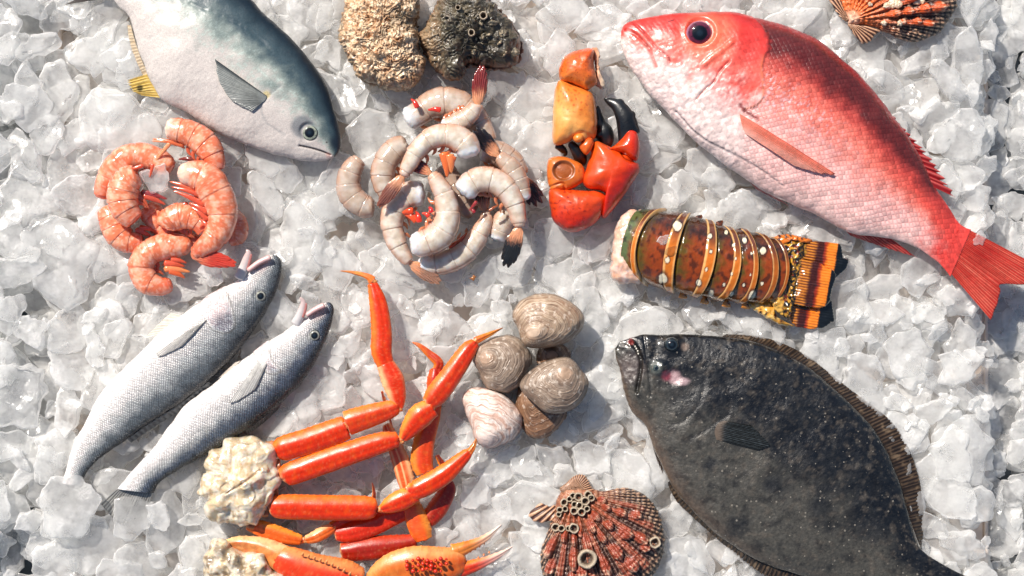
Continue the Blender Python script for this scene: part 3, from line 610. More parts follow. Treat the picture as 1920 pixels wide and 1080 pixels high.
pillow("knuckle", z3([(312,545),(345,532),(360,560),(346,600),(322,622),(300,606),(286,575)]), M_CLAW, ca, 0.030, 0.008, 0.012, None, 16, 60, .9, claw_col([(0, S(206,84,24)), (1, S(222,104,30))], z3([(300,540),(330,620)])))
tube("black_finger", [(a[0], a[1], a[2], z) for a, z in zip(z3([(165,575,14),(195,588,20),(215,612,14),(208,628,6)]), (.022,.020,.016,.012))], M_BLACK, ca, .9, 30, 20, BLK)
tube("black_finger", [(a[0], a[1], a[2], z) for a, z in zip(z3([(236,560,14),(262,590,26),(290,630,34),(305,655,26),(318,672,8)]), (.024,.022,.018,.014,.010))], M_BLACK, ca, .9, 36, 24, BLK)
cb = thing("stone_crab_claw", "lower red-orange stone crab claw with a curved black pincer opening upward", "crab claw", 1140, 320, group="stone crab claws")
PALM = claw_col([(0, S(214,84,20)), (.5, S(214,70,16)), (1, S(196,36,14))], z3([(360,560),(520,760)]))
def palm_col(Q):
    o = PALM(Q); x, y = Q['x'], Q['y']; d, s_, f = pld(x, y, z3([(440,590),(490,600),(520,640),(590,655)]), 16); return lerp(o, S(90,12,6), ss(2, .4, d) * .7)
pillow("palm", z3([(352,580),(370,552),(420,570),(470,590),(520,612),(560,640),(590,672),(588,712),(560,760),(522,815),(480,870),(440,920),(412,945),(398,930),(405,880),(426,830),(400,805),(330,790),(300,755),(318,700),(338,640)]), M_CLAW, cb, 0.020, 0.021, 0.018, z3([(450,700)])[0], 44, 170, .75, palm_col,
       lambda Q: .0007 * fbm(Q['x']/24, Q['y']/24, 3., 2) - .002 * ss(5, 0, pld(Q['x'], Q['y'], z3([(440,590),(490,600),(520,640),(590,655)]), 16)[0]))
pillow("pincer_base", z3([(446,594),(470,570),(500,540),(524,505),(545,492),(575,505),(590,545),(592,600),(584,645),(560,650),(510,620)]), M_CLAW, cb, 0.026, 0.016, 0.014, None, 30, 100, .8, claw_col([(0, S(222,74,20)), (.8, S(206,40,16))], z3([(480,580),(590,560)])))
tube("black_pincer", [(a[0], a[1], a[2], z) for a, z in zip(z3([(536,590,44),(534,540,50),(532,480,54),(512,420,46),(480,375,34),(440,352,20),(414,344,7)]), (.025,.026,.027,.028,.028,.027,.026))], M_BLACK, cb, .8, 60, 32, BLK,
     lambda Q: .0014 * ss(.3, .9, np.sin(Q['L'] / 4.2)) * ss(.6, 1, -Q['c'] * 1.0), ends=(0, .04))
tube("black_finger", [(a[0], a[1], a[2], z) for a, z in zip(z3([(410,590,30),(420,545,44),(410,500,44),(395,460,26),(384,410,16),(380,372,8)]), (.014,.016,.017,.017,.016,.015))], M_BLACK, cb, .8, 50, 30, BLK,
     lambda Q: .0022 * ss(.0, .9, np.sin(Q['L'] / 3.6)) * ss(.2, .9, Q['c']) )
pillow("wrist_segment", z3([(134,800),(200,796),(300,802),(370,806),(420,828),(428,860),(406,915),(385,950),(340,985),(290,1008),(240,1014),(190,992),(152,950),(140,900)]), M_CLAW, cb, 0.020, 0.021, 0.018, None, 40, 150, .75,
       claw_col([(0, S(214,74,24)), (1, S(190,34,12))], z3([(260,800),(260,1000)]), (1060,395,50,5.2,7), S(140,20,8)), lambda Q: .0006 * fbm(Q['x']/16, Q['y']/16, 3., 2))
def cut_col(Q):
    x, y = Q['x'], Q['y']; d = np.hypot((x - 1056) / 21, (y - 321) / 19); n = fbm(x/10, y/10, 4., 3)
    o = lerp(S(150,76,24), S(214,110,40), ss(.9, 1.15, d)); o = lerp(o, S(90,50,18), ss(.08, .0, np.abs(d - .98)) * .8); return lerp(o, S(110,48,14), ss(.2, .8, n) * .4)
pillow("cut_arm_segment", z3([(124,672),(134,642),(170,630),(220,634),(262,650),(300,672),(314,706),(312,748),(290,772),(240,800),(196,808),(140,804),(128,770),(122,720)]), M_CLAW, cb, 0.020, 0.015, 0.016, None, 34, 120, .6, cut_col,
       lambda Q: -.004 * ss(1.0, .85, np.hypot((Q['x'] - 1056) / 21, (Q['y'] - 321) / 19)) - .0015 * ss(4, 0, pld(Q['x'], Q['y'], z3([(128,790),(200,770),(212,800)]), 10)[0]))

# ------------------------------------------------------------------ rock lobster tail
l1 = Z(4.908, 1140, 380); l2 = Z(5.141, 1380, 420)
lob = thing("lobster_tail", "lobster tail of banded brown and orange shell with white spots", "lobster tail", 1370, 510)
near("the lobster tail", (1180, 560), (1330, 600), (1480, 640), (1600, 480), (1140, 450), (1420, 400))
TT = l1([(260,66),(545,82),(765,122),(925,175),(1095,240)]) + l2([(55,66),(215,108),(345,150)])
TB = l1([(120,620),(378,750),(620,822),(805,850),(1010,880),(1215,905)]) + l2([(195,742),(318,722)])
TT = [TT[0], TT[1], TT[2], TT[3], TT[4], TT[5], TT[6], TT[7]]; TB = TB[:8]
BUL = [-14, -44, -17, 20, 29, 27, 34, 30]
D8 = np.hstack([np.array(TT), np.array(TB)])
SPOTS = l1([(615,225,42),(525,530,22),(490,690,44),(910,322,22),(918,458,15),(880,612,15),(815,730,26),(1068,285,22),(1125,402,14),(1145,520,12),(1110,655,13),(1045,750,15),(935,828,26),(1120,835,26),(1228,755,14),(1236,360,22)]) + l2([(235,262,34),(120,290,12),(138,680,42),(50,585,16),(225,570,16),(110,490,9),(60,165,24)])
M_LOB = pigment("wet_lobster_shell", 0.18, 260, 0.12, 0.22, 250, 0.0008, coat=1, coatr=.05)
def seg(u):
    # station number 0..7 from the arc fraction of the loft
    m = (D8[:, :2] + D8[:, 2:]) / 2; top = np.concatenate([[0], np.cumsum(np.linalg.norm(np.diff(D8[:, :2], axis=0), axis=1))]); top /= top[-1]
    return np.interp(u, top, np.arange(8))
def lob_col(Q):
    x, y, c, u = Q['x'], Q['y'], Q['c'], Q['u']; k = seg(u); f = k % 1; n = fbm(x/14, y/14, 41., 4); n2 = fbm(x/5, y/5, 42., 3)
    o = lerp(S(140,58,10), S(84,70,16), ss(.45, .0, f + .2 * n)); o = lerp(o, S(44,28,18), ss(.15, .75, c + .3 * n) * .85)  # brown shade of the upper side painted into the shell colour
    o = lerp(o, S(84,96,54), ss(.9, .3, k + .2 * n)); o = lerp(o, S(30,22,10), ss(.05, .6, n) * .7)
    o = lerp(o, S(150,84,26), ss(-.55, -.95, c + .1 * n) * .5)
    band = ss(.70, .73, f); bc = lerp(S(206,112,28), S(96,52,34), ss(-.0, .65, c)); bc = lerp(bc, S(226,180,110), ss(.055, .02, np.abs(f - .735)) * .7 + ss(.93, .97, f) * .6)
    o = lerp(o, lerp(bc, S(96,44,20), ss(3, 6, k) * .45), band * .95)
    o = lerp(o, S(18,12,8), ss(.06, .0, f) * (k > .5))
    for sx, sy, sr in SPOTS:
        d = np.hypot(x - sx, (y - sy) * .85) / (sr * .88) + .25 * n; o = lerp(o, S(26,18,12), ss(1.75, 1.15, d) * .7); o = lerp(o, S(226,214,186), ss(1.05, .85, d + .1 * n2))
    return o
def lob_disp(Q):
    k = seg(Q['u']); f = k % 1
    o = .0024 * f ** 1.2 - .0026 * ss(.1, 0, f) * (k > .5) + .0004 * ss(.71, .77, f) - .0008 * ss(.02, 0, np.abs(f - .71))
    for sx, sy, sr in SPOTS: o = o + .00005 * ss(1.2, .6, np.hypot(Q['x'] - sx, Q['y'] - sy) / sr)
    return o + .0004 * fbm(Q['x']/12, Q['y']/12, 3., 3)
loft("tail_shell", TT, TB, M_LOB, lob, 0.012, 0.78, 0.35, 520, 180, lob_col, lob_disp, pair=True, bulge=BUL, sq=.85, ends=(.02, 0), tmul=[1, 1, 1, .98, .95, .9, .8, .6])
M_FLESH = pigment("raw_white_flesh", 0.25, 200, 0.1, 0.5, 220, 0.0015, sss=.35, coat=.6, coatr=.1)
pillow("flesh", l1([(60,250),(90,170),(130,110),(200,70),(300,66),(360,90),(330,170),(260,300),(240,500),(270,660),(300,745),(200,748),(110,746),(60,715),(22,670),(22,560),(40,420)]), M_FLESH, lob, 0.014, 0.020, 0.012, None, 40, 130, .6,
       lambda Q: lerp(lerp(S(222,176,150), S(236,206,190), ss(-.4, .5, fbm(Q['x']/14, Q['y']/14, 6.))), S(196,120,90), ss(.3, .9, fbm(Q['x']/9, Q['y']/9, 9.)) * .5), lambda Q: .0012 * fbm(Q['x']/12, Q['y']/12, 3., 3))
def spine(x, y, dx, dy, r, c0, z=.012):
    tube("side_spine", [(x, y, r, z), (x + dx * .5, y + dy * .5, r * .75, z), (x + dx, y + dy, r * .2, z - .001)], M_LOB, lob, .9, 22, 16,
         lambda Q: lerp(c0, S(26,14,8), ss(.2, .45, Q['u']) * ss(.95, .6, Q['u']) * ss(-.2, .5, Q['c'])), ends=(.1, .05))
OR = S(214,132,44); BR = S(104,54,30)
for (x, y) in l1([(660,835),(860,885),(1060,915),(1240,930)]) + l2([(65,740)]): spine(x, y, 14, 9, 9, OR)
for (x, y) in l1([(700,120),(850,140),(1040,190),(1225,260)]) + l2([(50,70),(240,120)]): spine(x - 6, y + 4, 10, -9, 8, BR, .016)
LG = l2([(0,690),(60,760),(150,800),(260,860),(380,930),(320,740),(180,740)])
pillow("side_plate", l2([(60,742),(180,735),(310,725),(360,790),(400,900),(480,960),(560,990),(430,975),(300,915),(200,850),(110,805)]), M_LOB, lob, .008, .008, .006, None, 20, 90, .7,
       lambda Q: lerp(lerp(S(222,158,58), S(232,190,110), ss(-.2, .5, fbm(Q['x']/10, Q['y']/10, 3.))), S(60,20,12), ss(.15, .4, fbm(Q['x']/7, Q['y']/11, 13.))), lambda Q: .001 * fbm(Q['x']/8, Q['y']/8, 3., 3))
pillow("side_plate", l2([(320,150),(400,110),(500,98),(620,120),(740,155),(700,190),(600,170),(470,175),(380,230),(330,200)]), M_LOB, lob, .012, .008, .006, None, 20, 90, .7,
       lambda Q: lerp(S(206,110,30), S(50,24,14), ss(.1, .4, fbm(Q['x']/7, Q['y']/7, 14.))), lambda Q: .001 * fbm(Q['x']/8, Q['y']/8, 3., 3))
def fan_col(off=0, seed=0):
    o0 = np.array(l2([(600,500)])[0])
    def f(Q):
        x, y = Q['x'], Q['y']; a = ((x - o0[0]) * .986 + (y - o0[1]) * .164) * 5.141 - off; v = (-(x - o0[0]) * .164 + (y - o0[1]) * .986) * 5.141
        n = fbm(x/12, y/12, 50. + seed, 3); a = a + 12 * n
        o = lerp(S(20,18,12), S(186,132,34), ss(.12, .3, fbm(x/6, y/6, 55. + seed, 3)) * .8)
        st = ss(-.2, .6, np.sin(v / 4.2)); o = lerp(o, lerp(S(120,62,22), S(206,128,40), st), ss(-5, 15, a))
        o = lerp(o, S(60,22,12), ss(75, 120, a)); o = lerp(o, S(150,44,14), ss(165, 195, a)); o = lerp(o, S(224,124,30), ss(190, 225, a))
        o = lerp(o, S(14,17,17), ss(296, 304, a - 10 * n)); return lerp(o, S(222,214,190), ss(.975, 1.0, Q['r']) * ss(290, 310, a))
    return f
def fdisp(Q): 
    o0 = np.array(l2([(600,500)])[0]); v = (-(Q['x'] - o0[0]) * .164 + (Q['y'] - o0[1]) * .986) * 5.141
    return .00035 * np.sin(v / 4.2) + .0006 * fbm(Q['x']/14, Q['y']/14, 3., 2)
pillow("fan_blade", l2([(640,175),(760,165),(900,180),(990,188),(1022,270),(1035,340),(1082,345),(1068,420),(1010,480),(965,512),(940,470),(900,440),(760,380),(620,330),(560,300),(600,220)]), M_LOB, lob, .0135, .0035, .003, None, 30, 130, .5, fan_col(25, 1), fdisp)
pillow("fan_blade", l2([(520,770),(640,790),(800,800),(915,740),(930,800),(945,900),(945,935),(905,955),(870,985),(820,1005),(700,1010),(600,995),(540,950),(510,860)]), M_LOB, lob, .0095, .0035, .003, None, 30, 130, .5, fan_col(-45, 2), fdisp)
pillow("tail_plate", l2([(590,330),(700,350),(820,385),(880,425),(930,440),(962,500),(950,560),(925,630),(908,700),(905,740),(860,790),(815,805),(700,800),(600,780),(535,760),(545,680),(565,560),(590,440)]), M_LOB, lob, .016, .0045, .003, None, 34, 150, .5, fan_col(0, 3), fdisp)
def root_col(Q):
    x, y = Q['x'], Q['y']; n = fbm(x/7, y/7, 61., 4, .6); n2 = fbm(x/12, y/5, 63., 3)
    o = lerp(S(20,20,14), S(206,150,48), ss(.0, .25, n)); o = lerp(o, S(226,176,80), ss(-.1, -.5, (x - 1470) / 12.) * .7); return lerp(o, S(130,24,10), ss(.4, .6, n2) * .8)
pillow("fan_root", l2([(400,170),(470,165),(560,150),(640,160),(650,220),(630,320),(610,440),(590,560),(560,700),(545,780),(520,900),(440,880),(370,820),(330,740),(340,680),(400,560),(425,440),(420,300)]), M_LOB, lob, .014, .008, .006, None, 34, 130, .6, root_col,
       lambda Q: .0022 * fbm(Q['x']/8, Q['y']/5, 3., 4))
# ice lying on the lobster: added with the ice below

# ------------------------------------------------------------------ hard clams
zc = Z(3.273, 850, 530)
M_CLAM = pigment("clam_shell", 0.42, 300, 0.12, 0.45, 500, 0.0008, coat=.25, coatr=.25, rvar=.1)
near("the pile of clams", (1000, 540), (1120, 600), (1130, 760), (1060, 860), (860, 700), (900, 840))
def clam(label, outline, umbo, z0, top, pal, bands=16, tilt=None, seed=0, bot=.012, squeeze=None, edge=None, grooves=None, cen=None):
    c = thing("hard_clam", label, "clam", *zc([cen or umbo])[0], 0, group="hard clams in a pile")
    O = zc(outline); U = zc([umbo])[0]
    Oc = cat(O, 160, closed=True)
    ang = np.arctan2(Oc[:, 1] - U[1], Oc[:, 0] - U[0]); rad = np.hypot(Oc[:, 0] - U[0], Oc[:, 1] - U[1]); od = np.argsort(ang)
    def R(x, y):
        a = np.arctan2(y - U[1], x - U[0]); rr = np.interp(a, ang[od], rad[od], period=2 * np.pi); return np.hypot(x - U[0], y - U[1]) / (rr + 1e-6)
    def rg(Q):
        if squeeze: # growth lines parallel to a far edge
            (ax, ay), (bx, by) = squeeze; d = ((Q['x'] - ax) * (bx - ax) + (Q['y'] - ay) * (by - ay)) / ((bx - ax) ** 2 + (by - ay) ** 2)
            return np.clip(.5 * d + .5 * R(Q['x'], Q['y']), 0, 1.2)
        return R(Q['x'], Q['y'])
    def col(Q):
        x, y = Q['x'], Q['y']; r = rg(Q); n = fbm(x/22, y/22, 70. + seed, 3); q = r * bands + .8 * n
        l1_ = noise(np.stack([q * 1.1, 0 * q + seed, 0 * q], -1)); l2_ = noise(np.stack([q * 3.7, x / 60, y / 60 + seed], -1))
        o = lerp(pal[0], pal[1], ss(-.4, .4, l1_ + .4 * n)); o = lerp(o, pal[2], ss(.05, .5, l2_) * .7); o = lerp(o, pal[3], ss(.18, .55, -l2_) * .55)
        o = lerp(o, pal[4], ss(.32, .12, r) * .8); o = lerp(o, pal[3], ss(.94, 1, Q['r']) * .6)
        return lerp(o, S(236,222,206), ss(.35, .7, fbm(x/9, y/9, 75. + seed, 3)) * .35)
    def disp(Q):
        r = rg(Q); n = fbm(Q['x']/22, Q['y']/22, 70. + seed, 3); q = r * bands * 1.6 + n
        o = .00026 * (np.abs((q % 1) - .5) * 2) ** .7 + .0005 * ss(.15, .0, (r * bands * .35 + .3 * n) % 1)
        u = np.hypot(Q['x'] - U[0], Q['y'] - U[1]); return o * ss(0, .2, r) + .0035 * ss(34, 6, u) + .0006 * n
    kw = dict(tilt=tilt) if tilt else {}
    pillow("upper_valve", O, M_CLAM, c, z0, top, .002, None, 90, 200, .85, col, disp, **kw)
    O2 = np.array(O); m = O2.mean(0); O2 = m + (O2 - m) * .975
    pillow("lower_valve", [tuple(p) for p in O2], M_CLAM, c, z0 - .0012, .0005, bot, None, 20, 100, .8, lambda Q: lerp(pal[3], pal[0], .4) + 0 * Q['x'][..., None], None, **kw)
    return c
BRN = (S(142,114,92), S(168,144,120), S(196,178,156), S(84,64,52), S(206,180,156))
GRY = (S(126,106,90), S(150,130,112), S(178,162,146), S(60,52,48), S(176,146,122))
PNK = (S(204,168,150), S(222,204,192), S(236,226,218), S(140,96,80), S(226,206,196))
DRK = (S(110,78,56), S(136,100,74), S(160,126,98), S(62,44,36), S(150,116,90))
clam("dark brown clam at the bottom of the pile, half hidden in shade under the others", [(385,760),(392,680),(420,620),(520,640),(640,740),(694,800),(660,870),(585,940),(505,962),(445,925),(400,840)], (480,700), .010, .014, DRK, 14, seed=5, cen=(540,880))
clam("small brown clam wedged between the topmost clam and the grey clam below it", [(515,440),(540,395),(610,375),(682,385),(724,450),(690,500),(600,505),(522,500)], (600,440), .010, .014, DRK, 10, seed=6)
clam("round grey-brown clam on the left of the pile, its lower edge in black shade", [(135,440),(170,380),(240,335),(330,318),(400,335),(450,390),(478,450),(468,530),(420,620),(330,675),(240,660),(195,630),(150,530)], (192,455), .016, .024, GRY, 17, seed=1, cen=(300,490))
clam("pale pinkish clam lying edge-on at the lower left of the pile", [(60,690),(100,650),(190,645),(280,670),(360,730),(412,800),(422,880),(375,950),(280,998),(200,990),(140,940),(100,860),(66,760)], (190,960), .016, .022, PNK, 13, seed=2, squeeze=(zc([(190,960)])[0], zc([(290,680)])[0]), cen=(240,820))
clam("wide banded grey clam in the middle of the pile, resting on the bottom clam", [(410,622),(450,560),(520,505),(610,468),(700,464),(760,515),(812,570),(831,630),(800,710),(740,775),(640,802),(560,790),(480,725),(425,675)], (690,545), .034, .022, GRY, 18, seed=3, cen=(610,640))
clam("large smooth tan clam at the top of the pile", [(360,215),(374,160),(430,98),(540,66),(640,78),(740,132),(795,190),(803,250),(772,310),(700,365),(600,396),(500,400),(440,380),(425,322),(396,270)], (480,305), .030, .024, BRN, 19, seed=4, cen=(580,230))
# ------------------------------------------------------------------ knobbly orange scallop shells
M_SCAL = pigment("scallop_shell", 0.45, 500, 0.28, 0.7, 600, 0.0012, coat=.3, coatr=.2, rvar=.1)
M_LIME = pigment("limy_crust", 0.5, 400, 0.2, 0.8, 500, 0.0012, coat=.2)
def scallop(label, cen, O, U, axis, spread, nrib, knobs, z0, top, pale, ears):
    s = thing("scallop_shell", label, "scallop", *cen, 0, group="knobbly orange scallop shells")
    def pol(x, y): return np.hypot(x - U[0], y - U[1]), (np.arctan2(y - U[1], x - U[0]) - axis + np.pi) % (2 * np.pi) - np.pi
    def col(Q):
        x, y = Q['x'], Q['y']; d, a = pol(x, y); ph = a / spread * nrib * np.pi; n = fbm(x/12, y/12, 81., 4, .6); fine = np.sin(a * 150)
        edge = ss(.72, .9, Q['r'] + .05 * n); o = lerp(S(70,28,22), lerp(S(116,58,44), S(196,84,36), pale), ss(-.3, .7, np.cos(ph) + .5 * n))
        o = lerp(o, S(40,24,20), ss(.3, -.3, np.cos(ph)) * .6); e = lerp(S(44,28,22), S(176,142,112), ss(-.1, .7, fine) * ss(-.8, .3, np.sin(d / 1.6))); o = lerp(o, e, edge)
        o = lerp(o, S(206,160,130), ss(.3, .8, n) * .45); o = lerp(o, S(226,110,40), ss(110, 20, d) * pale); o = lerp(o, S(236,190,160), ss(26, 6, d) * pale)
        o = lerp(o, S(206,170,146), ss(.3, .9, fine) * .22)
        for kx, ky, kr, kl in knobs:
            t, w_ = kd(x, y, kx, ky, kr, kl); o = lerp(o, lerp(lerp(S(122,56,42), S(206,84,36), pale), S(214,168,140), ss(.2, .9, w_ + .6 * n + .3 * fine)), ss(1.1, .6, t))
        return o
    def kd(x, y, kx, ky, kr, kl):
        ux, uy = kx - U[0], ky - U[1]; l = math.hypot(ux, uy); ux /= l; uy /= l
        p = (x - kx) * ux + (y - ky) * uy; q = -(x - kx) * uy + (y - ky) * ux
        return np.hypot(p / kl, q / kr), p / kl
    def disp(Q):
        x, y = Q['x'], Q['y']; d, a = pol(x, y); ph = a / spread * nrib * np.pi
        o = .0016 * np.cos(ph) * ss(0, 60, d) * ss(1, .8, Q['r']) + .00045 * np.sin(a * 150) * ss(20, 60, d) + .0003 * np.sin(d / 1.6)
        for kx, ky, kr, kl in knobs:
            t, w_ = kd(x, y, kx, ky, kr, kl); o = o + .0078 * np.sqrt(np.clip(1 - t ** 2, 0, 1)) * (.65 + .35 * w_)
        return (o + .0008 * fbm(x/6, y/6, 3., 4)) * Q['t']
    s_top = Drape(pillow("ribbed_valve", O, M_SCAL, s, z0, top, .008, None, 150, 420, .8, col, disp))
    for E in ears:
        a0 = np.array(E).mean(0)
        pillow("hinge_ear", E, M_SCAL, s, z0 + .002, .004, .004, None, 30, 120, .6,
               lambda Q: lerp(S(70,34,26), S(206,160,126), ss(-.3, .5, np.sin(np.arctan2(Q['y'] - U[1], Q['x'] - U[0]) * 46))),
               lambda Q: .0007 * np.sin(np.arctan2(Q['y'] - U[1], Q['x'] - U[0]) * 46) * Q['t'])
    return s, s_top
def cup(parent, x, y, r, z, h, name="tube_worm_cup"):
    """a small limy cup with a hollow"""
    n = 20; rr = np.array([.9, 1.05, 1.0, .86, .7, .55, .4, .02]); zz = np.array([-1, -.2, .85, 1.0, .8, .0, -.3, -.35])
    a = np.linspace(0, 2 * np.pi, n, endpoint=False); j = 1 + .14 * noise(np.stack([np.cos(a) * 1.5 + x, np.sin(a) * 1.5 + y, 0 * a], -1))
    X_ = x + rr[:, None] * r * np.cos(a) * j; Y_ = y + rr[:, None] * r * np.sin(a) * j
    X, Y = XY(X_, Y_, z); P = np.stack([X, Y, z + h * zz[:, None] + 0 * X], -1)
    Q = dict(x=X_, y=Y_, k=np.arange(8)[:, None] + 0 * X)
    return surf(name, P, Q, M_LIME, parent, lambda Q: lerp(S(176,160,138), S(70,54,44), ss(3.6, 5.4, Q['k'])), None, True, None, foot=False)
z8 = Z(4.909, 960, 860)
K8 = z8([(760,510,40,62),(880,590,44,58),(990,480,46,60),(1130,500,44,60),(860,440,32,50),(820,375,26,50),(1030,660,62,84),(1170,710,56,80),(720,600,34,78),(820,700,40,66),(950,830,60,90),(1090,950,62,90),(1210,800,44,50),(690,760,44,110),(560,900,48,120),(640,1010,52,70),(850,960,52,110),(360,800,44,120),(480,700,36,60),(570,720,34,70),(360,980,44,90),(540,1100,46,90),(760,1120,50,80),(1000,1120,54,80),(620,660,26,50)])
K8 = [(k[0], k[1], k[2], k[3] / 4.909) for k in K8]
sb, sb_top = scallop("dark red knobbly scallop shell with white worm tubes on its hinge", (1130, 1000),
    z8([(745,285),(800,298),(860,300),(930,282),(1010,270),(1080,275),(1150,295),(1220,335),(1285,400),(1340,480),(1372,560),(1385,640),(1405,740),(1395,830),(1375,920),(1330,1020),(1270,1110),(1170,1200),(1020,1280),(860,1320),(700,1320),(540,1280),(410,1210),(320,1120),(272,1020),(264,900),(285,790),(320,700),(350,620),(385,520),(400,430),(430,340),(500,280),(600,265),(680,275)]),
    z8([(560,300)])[0], math.radians(56), math.radians(60), 11, K8, .012, .020, .25,
    [z8([(160,500),(200,460),(270,415),(340,440),(400,440),(400,560),(350,570),(290,585),(220,580),(170,545)]), z8([(440,280),(500,225),(560,170),(610,148),(660,152),(695,190),(730,260),(760,310),(640,330),(500,330)])])
near("the lower scallop shell", (1010, 930), (1130, 880), (1250, 960), (990, 1060))
for k, (x, y, r_) in enumerate(z8([(610,350,44),(560,340,34),(675,390,44),(620,430,38),(575,420,34),(640,490,42),(570,480,40),(690,460,32),(700,330,40),(730,360,36),(480,400,38),(440,470,34),(490,460,30),(400,630,42),(455,640,36),(520,640,30),(570,640,52),(430,510,28),(530,370,30)])):
    cup(sb, x, y, r_ * .9, on_top(sb_top, x, y, .001), .0040)
cup(sb, *z8([(688,920,88)])[0], on_top(sb_top, 1100, 1047, .001), .0055, "barnacle"); cup(sb, *z8([(1315,770,52)])[0], on_top(sb_top, 1228, 1017, .001), .0045, "barnacle")
zt = Z(7.385, 1560, 0)
KT = zt([(820,215,60,100),(1010,185,62,75),(1230,140,78,90),(1440,110,72,90),(1060,10,60,90),(930,320,44,60),(1130,310,50,70),(1290,340,46,80),(1330,-120,80,90),(1080,-200,70,100),(880,-120,60,120),(800,-400,60,120),(1100,-480,70,110),(600,-300,50,120),(1350,-380,70,100),(500,-600,60,120)])
KT = [(k[0], k[1], k[2], k[3] / 7.385) for k in KT]
st, st_top = scallop("orange fan-ribbed scallop shell cut off by the top edge of the picture", (1670, 20),
    zt([(238,335),(330,345),(450,352),(600,380),(680,425),(760,450),(860,500),(970,555),(1090,580),(1200,570),(1300,532),(1420,480),(1520,410),(1590,310),(1660,200),(1710,110),(1730,0),(1735,-200),(1690,-420),(1560,-680),(1340,-880),(1080,-1000),(800,-1010),(520,-930),(280,-760),(120,-520),(60,-280),(70,-60),(130,120),(190,240)]),
    zt([(225,300)])[0], math.radians(-28), math.radians(62), 12, KT, .012, .020, 1.0,
    [zt([(225,345),(330,350),(470,370),(620,400),(660,432),(590,490),(530,570),(440,602),(370,560),(300,460)]), zt([(-60,-60),(40,-160),(140,-60),(230,160),(225,300),(120,240),(30,110),(-20,20)])])
near("the upper scallop shell", (1560, 60), (1640, 90), (1760, 80), (1810, 20))
for x, y, r_ in zt([(525,60,34),(760,80,60),(850,50,80),(910,60,60),(720,320,40),(940,325,44),(1180,30,50),(1250,20,40)]):
    pillow("limy_lump", [(x + r_ * math.cos(a) * random.uniform(.8, 1.3), y + r_ * math.sin(a) * random.uniform(.7, 1.1)) for a in np.linspace(0, 6.28, 9)[:-1]], M_LIME, st, on_top(st_top, x, y, -.0005), .003, .004, None, 12, 40, .8, lambda Q: lerp(S(206,176,140), S(226,210,190), ss(-.3, .4, fbm(Q['x']/4, Q['y']/4, 5.))), lambda Q: .0007 * fbm(Q['x']/4, Q['y']/4, 3., 3), foot=False)

# ------------------------------------------------------------------ oysters
z5b = Z(5.333, 630, 0)
M_OYS = pigment("oyster_crust", 0.46, 260, 0.25, 0.5, 220, 0.0014, coat=.35, coatr=.2, rvar=.12)
near("the oysters", (620, 60), (700, 190), (830, 170), (1000, 60), (1010, 140))
def ridged(x, y, s, sd): return 1 - np.abs(fbm(x / s, y / s, sd, 4, .6)) * 2
def terrace(q): f = q % 1; return f - ss(.86, 1, f)
def oyster(label, O, cx, cy, top, colf, dsp, z0=.014):
    o = thing("oyster", label, "oyster", cx, cy, 0, group="rough oysters in the shell")
    dr = Drape(pillow("upper_shell", O, M_OYS, o, z0, top, .010, None, 130, 360, .62, colf, dsp))
    O2 = np.array(O); m = O2.mean(0); d = O2 - m; O2 = m + d * 1.03
    pillow("lower_shell", [tuple(p) for p in O2], M_OYS, o, z0 - .003, .0035, .010, None, 30, 240, .6, colf, lambda Q: .0028 * fbm(Q['x']/9, Q['y']/9, 3., 4) + .0012 * np.sin(Q['r'] * 60))
    return o, dr
def o1c(Q):
    x, y = Q['x'], Q['y']; n = fbm(x/16, y/16, 91., 4, .6); n2 = fbm(x/5, y/5, 92., 4, .65); rg_ = np.hypot(x - 720, y + 30)
    o = lerp(S(196,156,118), S(226,202,170), ss(-.3, .3, n + .5 * n2)); o = lerp(o, S(150,96,52), ss(.12, .6, fbm(x/11, y/11, 96., 3)) * .75); o = lerp(o, S(70,52,38), ss(.30, .75, -n2) * .7)
    o = lerp(o, S(206,182,150), ss(.2, .7, np.sin(rg_ / 3 + 3 * n)) * .35); return lerp(o, S(84,76,58), ss(.90, 1, Q['r'] + .08 * n2) * .5 + blob(x, y, 762, 40, 24, .9) * .6)
def o1d(Q):
    x, y = Q['x'], Q['y']; rg_ = np.hypot(x - 720, y + 30); n = fbm(x/14, y/14, 93., 4, .6)
    return (.0045 * fbm(x/30, y/30, 93., 3) + .0030 * terrace(rg_ / 17 + 2.4 * fbm(x/22, y/22, 97., 3)) + .0012 * terrace(2.5 * fbm(x/12, y/16, 98., 2)) + .0004 * fbm(x/4, y/4, 95., 3)) * ss(-.2, .3, Q['s'])
oyster("larger pale tan crusty oyster shell, left of the two at the top edge", z5b([(48,400),(62,200),(130,10),(200,-250),(420,-340),(650,-270),(790,-60),(826,100),(806,280),(815,450),(852,580),(858,730),(770,852),(640,898),(520,886),(380,840),(262,790),(190,680),(112,540)]), 715, 60, .034, o1c, o1d)
def o2c(Q):
    x, y = Q['x'], Q['y']; n = fbm(x/18, y/18, 101., 4, .6); n2 = fbm(x/5, y/5, 102., 4, .65)
    o = lerp(S(48,44,36), S(92,82,64), ss(-.3, .4, n + .4 * n2)); o = lerp(o, S(176,146,112), ss(850, 800, x + 20 * n) * .7); o = lerp(o, S(140,140,124), ss(.2, .7, n2) * ss(900, 850, x) * .5)
    o = lerp(o, S(36,34,28), ss(.15, .6, -n2) * .7 + blob(x, y, 910, 90, 40, .7) * .35); return lerp(o, S(130,88,62), ss(.93, 1, Q['r'] + .06 * n2) * .7)
